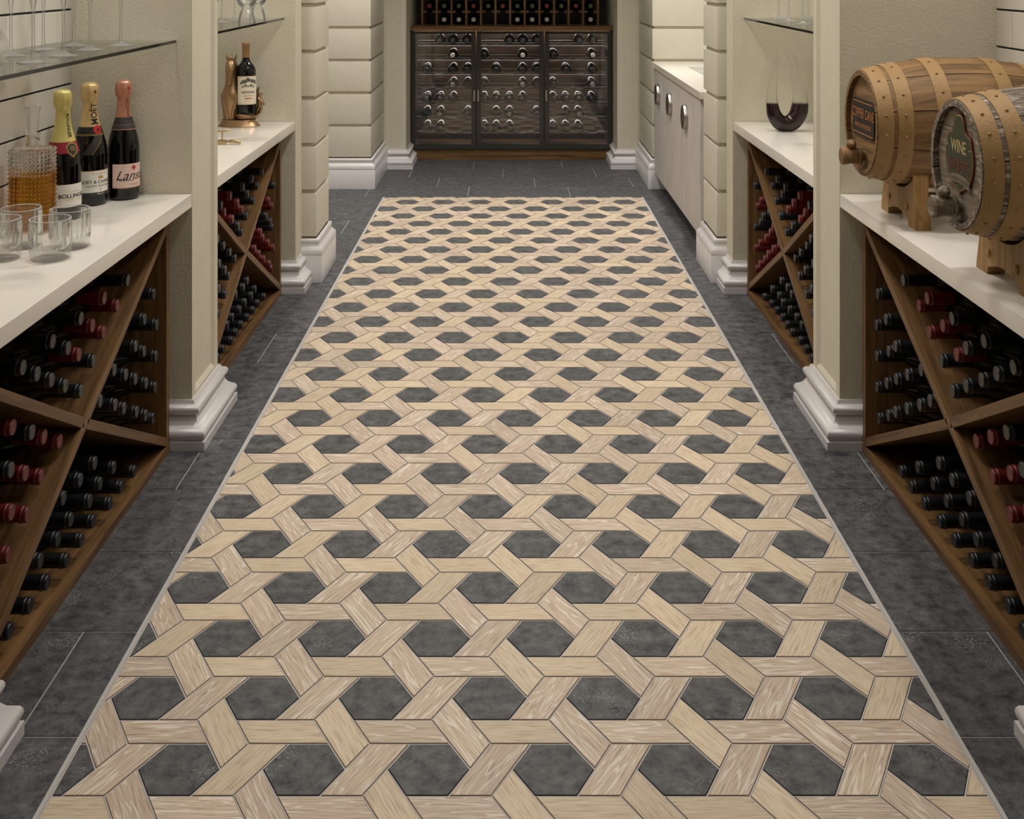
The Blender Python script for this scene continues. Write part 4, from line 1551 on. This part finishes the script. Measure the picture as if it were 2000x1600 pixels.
rect_on(.030, .0009, WB, .053, M['ink_gold'], lb, 'printed_line', .0008, rows=1)

# ------------------------------------------------------------------ brass corkscrew
t = thing('corkscrew', 'brass lever corkscrew lying on the worktop before the bronze horse', 'corkscrew', (-1.045, 3.92, CT), 0.0)
bd = MB().cbox(-.030, .018, -.012, .012, 0, .016, .003)
bd.build('clamp_body', M['brass'], t, smooth=40)
MB().tube([(.004, 0, .015), (.004, 0, .044)], .0026, 10).build('shaft', M['brass'], t, smooth=60)
MB().tube([(-.034, 0, .048), (-.022, 0, .050), (-.004, 0, .0475), (.012, 0, .0475), (.024, 0, .050), (.030, 0, .047)], [.003, .0055, .0042, .0042, .0050, .0026], 12).build('grip', M['brass'], t, smooth=60)
MB().tube([(.017, 0, .010), (.026, 0, .011), (.030, 0, .011), (.046, -.003, .0115), (.060, -.006, .0095), (.072, -.010, .0065)], [.003, .0035, .0065, .0070, .0060, .0045], 12).build('lever', M['brass'], t, smooth=60)

# ------------------------------------------------------------------ U-shaped wine decanter
t = thing('wine_decanter', 'clear U-shaped glass decanter half filled with red wine', 'decanter', (1.046, 4.246, CT))
px2m = 4.246 / F
cx0, by = 1534.6, 251.5


def dp(cx, cy):     # decanter outline point measured in the picture plane of the object, in metres
    return (1480 + cx * 0.125 - cx0) * px2m, (by - (70 + cy * 0.125)) * px2m


path_px = [((300, 150), 9), ((305, 300), 27), ((272, 500), 42), ((240, 700), 62), ((222, 880), 80), ((228, 1040), 95), ((258, 1190), 112), ((330, 1300), 125), ((430, 1345), 133),
           ((535, 1310), 137), ((615, 1220), 138), ((655, 1100), 137), ((662, 940), 116), ((640, 780), 92), ((602, 600), 77), ((560, 440), 68), ((522, 300), 64), ((484, 215), 52)]
cpts = [dp(*p) for p, r in path_px]
crad = [r * 0.125 * px2m for p, r in path_px]


def dense(vals, n=6):
    out = []
    for i in range(len(vals) - 1):
        p0, p1, p2, p3 = (vals[max(0, i - 1)], vals[i], vals[i + 1], vals[min(len(vals) - 1, i + 2)])
        for k in range(n):
            s = k / n
            out.append(tuple(0.5 * ((2 * b) + (c - a) * s + (2 * a - 5 * b + 4 * c - d) * s * s + (3 * b - a - 3 * c + d) * s ** 3) for a, b, c, d in zip(p0, p1, p2, p3)))
    out.append(vals[-1])
    return out


dd = dense([(x, z, r) for (x, z), r in zip(cpts, crad)])
ROTD = Matrix.Rotation(radians(0), 4, 'Z')
sh = MB().tube([(x, 0, z) for x, z, r in dd], [r for x, z, r in dd], 28, caps=False)
sh.v = [(x, y, max(z, 0.0)) for x, y, z in sh.v]
sh.build('glass_body', M['thin'], t, smooth=60)
LEVEL = 0.108
wi = MB().tube([(x, 0, z) for x, z, r in dd], [r * 0.975 for x, z, r in dd], 28, caps=False)
bm = bmesh.new()
vv = [bm.verts.new((x, y, max(z, 0.0012))) for x, y, z in wi.v]
for f_ in wi.f:
    bm.faces.new([vv[i] for i in f_])
g_ = bm.verts[:] + bm.edges[:] + bm.faces[:]
res = bmesh.ops.bisect_plane(bm, geom=g_, plane_co=(0, 0, LEVEL), plane_no=(0, 0, 1), clear_outer=True)
bmesh.ops.holes_fill(bm, edges=[e for e in bm.edges if e.is_boundary], sides=0)
me = bpy.data.meshes.new('red_wine')
bmesh.ops.recalc_face_normals(bm, faces=bm.faces[:])
bm.to_mesh(me)
bm.free()
me.materials.append(M['wine'])
for p in me.polygons:
    p.use_smooth = True
me.set_sharp_from_angle(angle=radians(50))
obj('red_wine', me, t)


# ------------------------------------------------------------------ barrels on stands
def barrel_parts(t, R0, R1, HL, mat, matz, za, seams, head_label):
    """Barrel with its axis along x, head facing -x; R1 belly, R0 chime radius."""
    def rad(x):
        return R1 - (R1 - R0) * (abs(x) / HL) ** 2
    NST = 10
    nx = 16
    gap = 0.0012
    vs, fs = [], []
    na = 5
    for i in range(nx + 1):
        x = -HL + 2 * HL * i / nx
        for j in range(na + 1):
            a = -pi / NST + 2 * pi / NST * j / na
            r = rad(x)
            if j == 0: a += gap / r
            if j == na: a -= gap / r
            vs.append((x, r * cos(a), r * sin(a)))
        for j in range(na + 1):
            a = -pi / NST + 2 * pi / NST * j / na
            r = rad(x) - 0.012
            if j == 0: a += gap / r
            if j == na: a -= gap / r
            vs.append((x, r * cos(a), r * sin(a)))
    W = 2 * (na + 1)
    for i in range(nx):
        for j in range(na):
            a = i * W + j
            fs.append((a, a + 1, a + W + 1, a + W))
            b = i * W + na + 1 + j
            fs.append((b, b + W, b + W + 1, b + 1))
        for j0, j1 in ((0, na + 1), (na, 2 * na + 1)):
            fs.append((i * W + j0, i * W + j1, (i + 1) * W + j1, (i + 1) * W + j0))
    for i in (0, nx):
        for j in range(na):
            a = i * W + j
            fs.append((a, a + 1, a + na + 2, a + na + 1))
    me = MB().add(vs, fs).mesh('stave', mat, smooth=40)
    for k in range(NST):
        o = obj('stave', me, t, (0, 0, za), (2 * pi * k / NST + seams, 0, 0))
    MB().lathe([(0, -HL + .03), (rad(HL) - .0125, -HL + .03)], 24).xf(Matrix.Translation((0, 0, za)) @ Matrix.Rotation(pi / 2, 4, 'Y')).build('barrel_core', M['sign_black'], t)
    # head boards, sunk inside the chime
    RH = R0 - 0.0125
    for sgn in (-1, 1):
        for q in range(5):
            z0, z1 = -RH + 2 * RH * q / 5 + 0.0005, -RH + 2 * RH * (q + 1) / 5 - 0.0005
            poly = []
            for s in range(9):
                z = z0 + (z1 - z0) * s / 8
                poly.append((sqrt(max(0, RH * RH - z * z)) * 0.999, z))
            poly = [(-y, z) for y, z in poly] + [(y, z) for y, z in reversed(poly)]
            xh = sgn * (HL - 0.016)
            MB().prism(poly, xh - 0.004, xh + 0.004, 'x').build('head_board', matz, t, loc=(0, 0, za))
    # hoops with rivets
    for xc, wd in ((-HL + .020, .034), (-HL + .064, .034), (-.076, .036), (.076, .036), (HL - .064, .034), (HL - .020, .034)):
        hp = MB()
        pr = []
        for s in range(5):
            x = xc - wd / 2 + wd * s / 4
            pr.append((rad(x) + .0026, x))
        pr = [(rad(pr[0][1]) + .0002, pr[0][1])] + pr + [(rad(pr[-1][1]) + .0002, pr[-1][1])]
        hp.lathe(pr, 64)
        hp.v = [(z, x, y) for x, y, z in hp.v]
        for k in range(18):
            a = 2 * pi * k / 18 + 0.1
            r = rad(xc) + .0028
            hp.sphere((xc, r * cos(a), r * sin(a)), .0036, 8, 4)
        hp.build('hoop', M['hoop'], t, smooth=45, loc=(0, 0, za))
    # tap
    xf = -HL + .012
    tz = za - 0.083
    MB().tube([(xf + .004, 0, tz), (xf - .008, 0, tz), (xf - .010, 0, tz), (xf - .016, 0, tz), (xf - .018, 0, tz), (xf - .042, 0, tz), (xf - .044, 0, tz), (xf - .056, 0, tz), (xf - .060, 0, tz), (xf - .061, 0, tz)],
              [.012, .012, .020, .023, .0195, .0195, .021, .0225, .019, .010], 24).build('tap', matz, t, smooth=40)
    MB().sphere((xf - .034, 0, tz + .028), .0125, 16, 10).sphere((xf - .034, -.011, tz + .030), .0065, 12, 8).build('tap_knob', matz, t, smooth=60)
    return rad


def cradle(t, rad, za, xs, half=0.124, hfoot=0.0):
    """Two cut boards with splayed feet and a hollow for the barrel, tied by two rails."""
    for xc in xs:
        r = max(rad(xc - .016), rad(xc + .016)) + .0035
        top = 0.128
        poly = []
        for s in range(13):
            y = -0.098 + 0.196 * s / 12
            poly.append((y, za - sqrt(r * r - y * y)))
        out = [(-half, 0.0), (-half + .012, .0), (-half + .052, .0), (-half + .058, .016), (-.030, .026), (0, .030), (.030, .026), (half - .058, .016), (half - .052, 0), (half - .012, 0), (half, 0)]
        tip = poly[-1][1] + .016
        up = [(half - .004, .022), (half - .014, .060), (half - .019, .095), (half - .016, tip - .006), (half - .021, tip + .003), (.100, tip), (.098, poly[-1][1])]
        poly2 = out + up + list(reversed(poly))[1:-1] + [(-.098, poly[0][1])] + [(-y, z) for y, z in reversed(up[:-1])]
        MB().prism(poly2, xc - .018, xc + .018, 'x').build('cradle_board', M['stand_oak'], t)
        for y in (-.062, .062):
            m_ = MB().lathe([(0, 0), (.009, 0), (.009, .003), (.006, .0055), (0, .006)], 12).xf(Matrix.Translation((xc - .018, y, .045)) @ Matrix.Rotation(-pi / 2, 4, 'Y'))
            m_.build('peg', M['stand_oak'], t, smooth=40)
    for y in (-.062, .062):
        MB().cbox(xs[0] + .018, xs[1] - .018, y - .010, y + .010, .036, .054, .002).build('rail', M['stand_oak_x'], t)


def flat_text(s, size, loc, mat, parent, **kw):
    """Lettering on a face that looks along -x: text runs along -y (readable from the aisle)."""
    vs, fs = text_geo(s, size, **kw)
    return MB().add([(loc[0], loc[1] - x, loc[2] + y) for x, y in vs], fs).build('lettering', mat, parent)


ZA = 0.241
HL = 0.230
B1 = (1.085, 2.74, CT)
st = thing('barrel_stand', 'oak cradle stand under the brown oak barrel', 'stand', B1, 0, 'barrel stands')
t = thing('barrel', 'brown oak barrel with gold hoops and a black name plaque', 'barrel', B1)
rad = barrel_parts(t, 0.128, 0.161, HL, M['barrel_oak'], M['barrel_oak_z'], ZA, radians(0), '')
cradle(st, rad, ZA, (-0.118, 0.118))
xp = -HL + 0.012
pw, ph = 0.082, 0.040
pl = [(-pw, -ph), (-pw * .9, -ph - .006), (pw * .9, -ph - .006), (pw, -ph), (pw, ph), (pw * .9, ph + .006), (-pw * .9, ph + .006), (-pw, ph)]
pz = ZA + 0.010
sg = MB().prism([(y, z + pz) for y, z in pl], xp - .005, xp, 'x').build('name_plaque', M['sign_black'], t)
for z in (pz + ph - .001, pz - ph + .001):
    MB().box(xp - .0062, xp - .005, -pw * .9, pw * .9, z - .0009, z + .0009).build('plaque_rule', M['copper'], sg)
flat_text('COPPER CANE', 0.034, (xp - .0058, 0, pz + .010), M['copper'], sg, sx=0.72, bold=0.0002, spacing=1.06)
flat_text('WINES & PROVISIONS', 0.0165, (xp - .0058, 0, pz - .020), M['copper'], sg, sx=0.74, bold=0.0001, spacing=1.05)

B2 = (1.093, 2.175, CT)
st = thing('barrel_stand', 'oak cradle stand under the weathered grey barrel', 'stand', B2, 0, 'barrel stands')
t = thing('barrel', 'weathered grey barrel with gold hoops and a painted green sign', 'barrel', B2)
rad = barrel_parts(t, 0.126, 0.158, HL, M['barrel_grey'], M['barrel_grey_z'], 0.236, radians(6), '')
cradle(st, rad, 0.236, (-0.118, 0.118))
pz = 0.236 + 0.012


def sign_outline(k):
    half = [(0, .090), (.012, .088), (.022, .078), (.026, .066), (.030, .056), (.040, .050), (.052, .048), (.056, .044), (.060, .030), (.066, .014), (.068, -.004), (.064, -.020), (.056, -.036), (.044, -.050), (.028, -.058), (.012, -.064), (0, -.072)]
    pts = half + [(-y, z) for y, z in reversed(half[1:-1])]
    return [(y * k, z * k + pz) for y, z in pts]


def fan(outline, x0, x1):
    n = len(outline)
    c = (0.0, pz)
    vs = [(x0, c[0], c[1])] + [(x0, y, z) for y, z in outline] + [(x1, y, z) for y, z in outline]
    fs = [(0, 1 + i, 1 + (i + 1) % n) for i in range(n)] + [(1 + i, 1 + (i + 1) % n, 1 + n + (i + 1) % n, 1 + n + i) for i in range(n)]
    return MB().add(vs, fs)


sg = fan(sign_outline(1.0), xp - .004, xp).build('painted_sign', M['sign_rim'], t)
fan(sign_outline(0.955), xp - .0045, xp - .002).build('gold_line', M['gold'], sg)
fan(sign_outline(0.93), xp - .0050, xp - .002).build('sign_field', M['sign_green'], sg)
flat_text('WINE', 0.035, (xp - .0056, 0, pz + .022), M['cream'], sg, sx=0.80, bold=0.0006)
flat_text('SHOPPE', 0.034, (xp - .0056, 0, pz - .016), M['maroon'], sg, sx=0.85, bold=0.0006)
for y in (.054, -.054):
    MB().box(xp - .0056, xp - .005, y - .0045, y + .0045, pz + .021, pz + .0225).build('dash', M['cream'], sg)
rb = []
for s in range(13):
    u = -0.055 + 0.11 * s / 12
    rb.append((u, pz - .046 - .010 * (u / .055) ** 2 + .006))
rib = MB()
vs, fs = [], []
for (y, z) in rb:
    vs += [(xp - .0066, y, z - .008), (xp - .0066, y, z + .008), (xp - .004, y, z - .008), (xp - .004, y, z + .008)]
for s in range(12):
    a = 4 * s
    fs += [(a, a + 1, a + 5, a + 4), (a + 1, a + 3, a + 7, a + 5), (a, a + 4, a + 6, a + 2)]
rib.add(vs, fs).build('ribbon', M['barrel_grey_z'], sg)
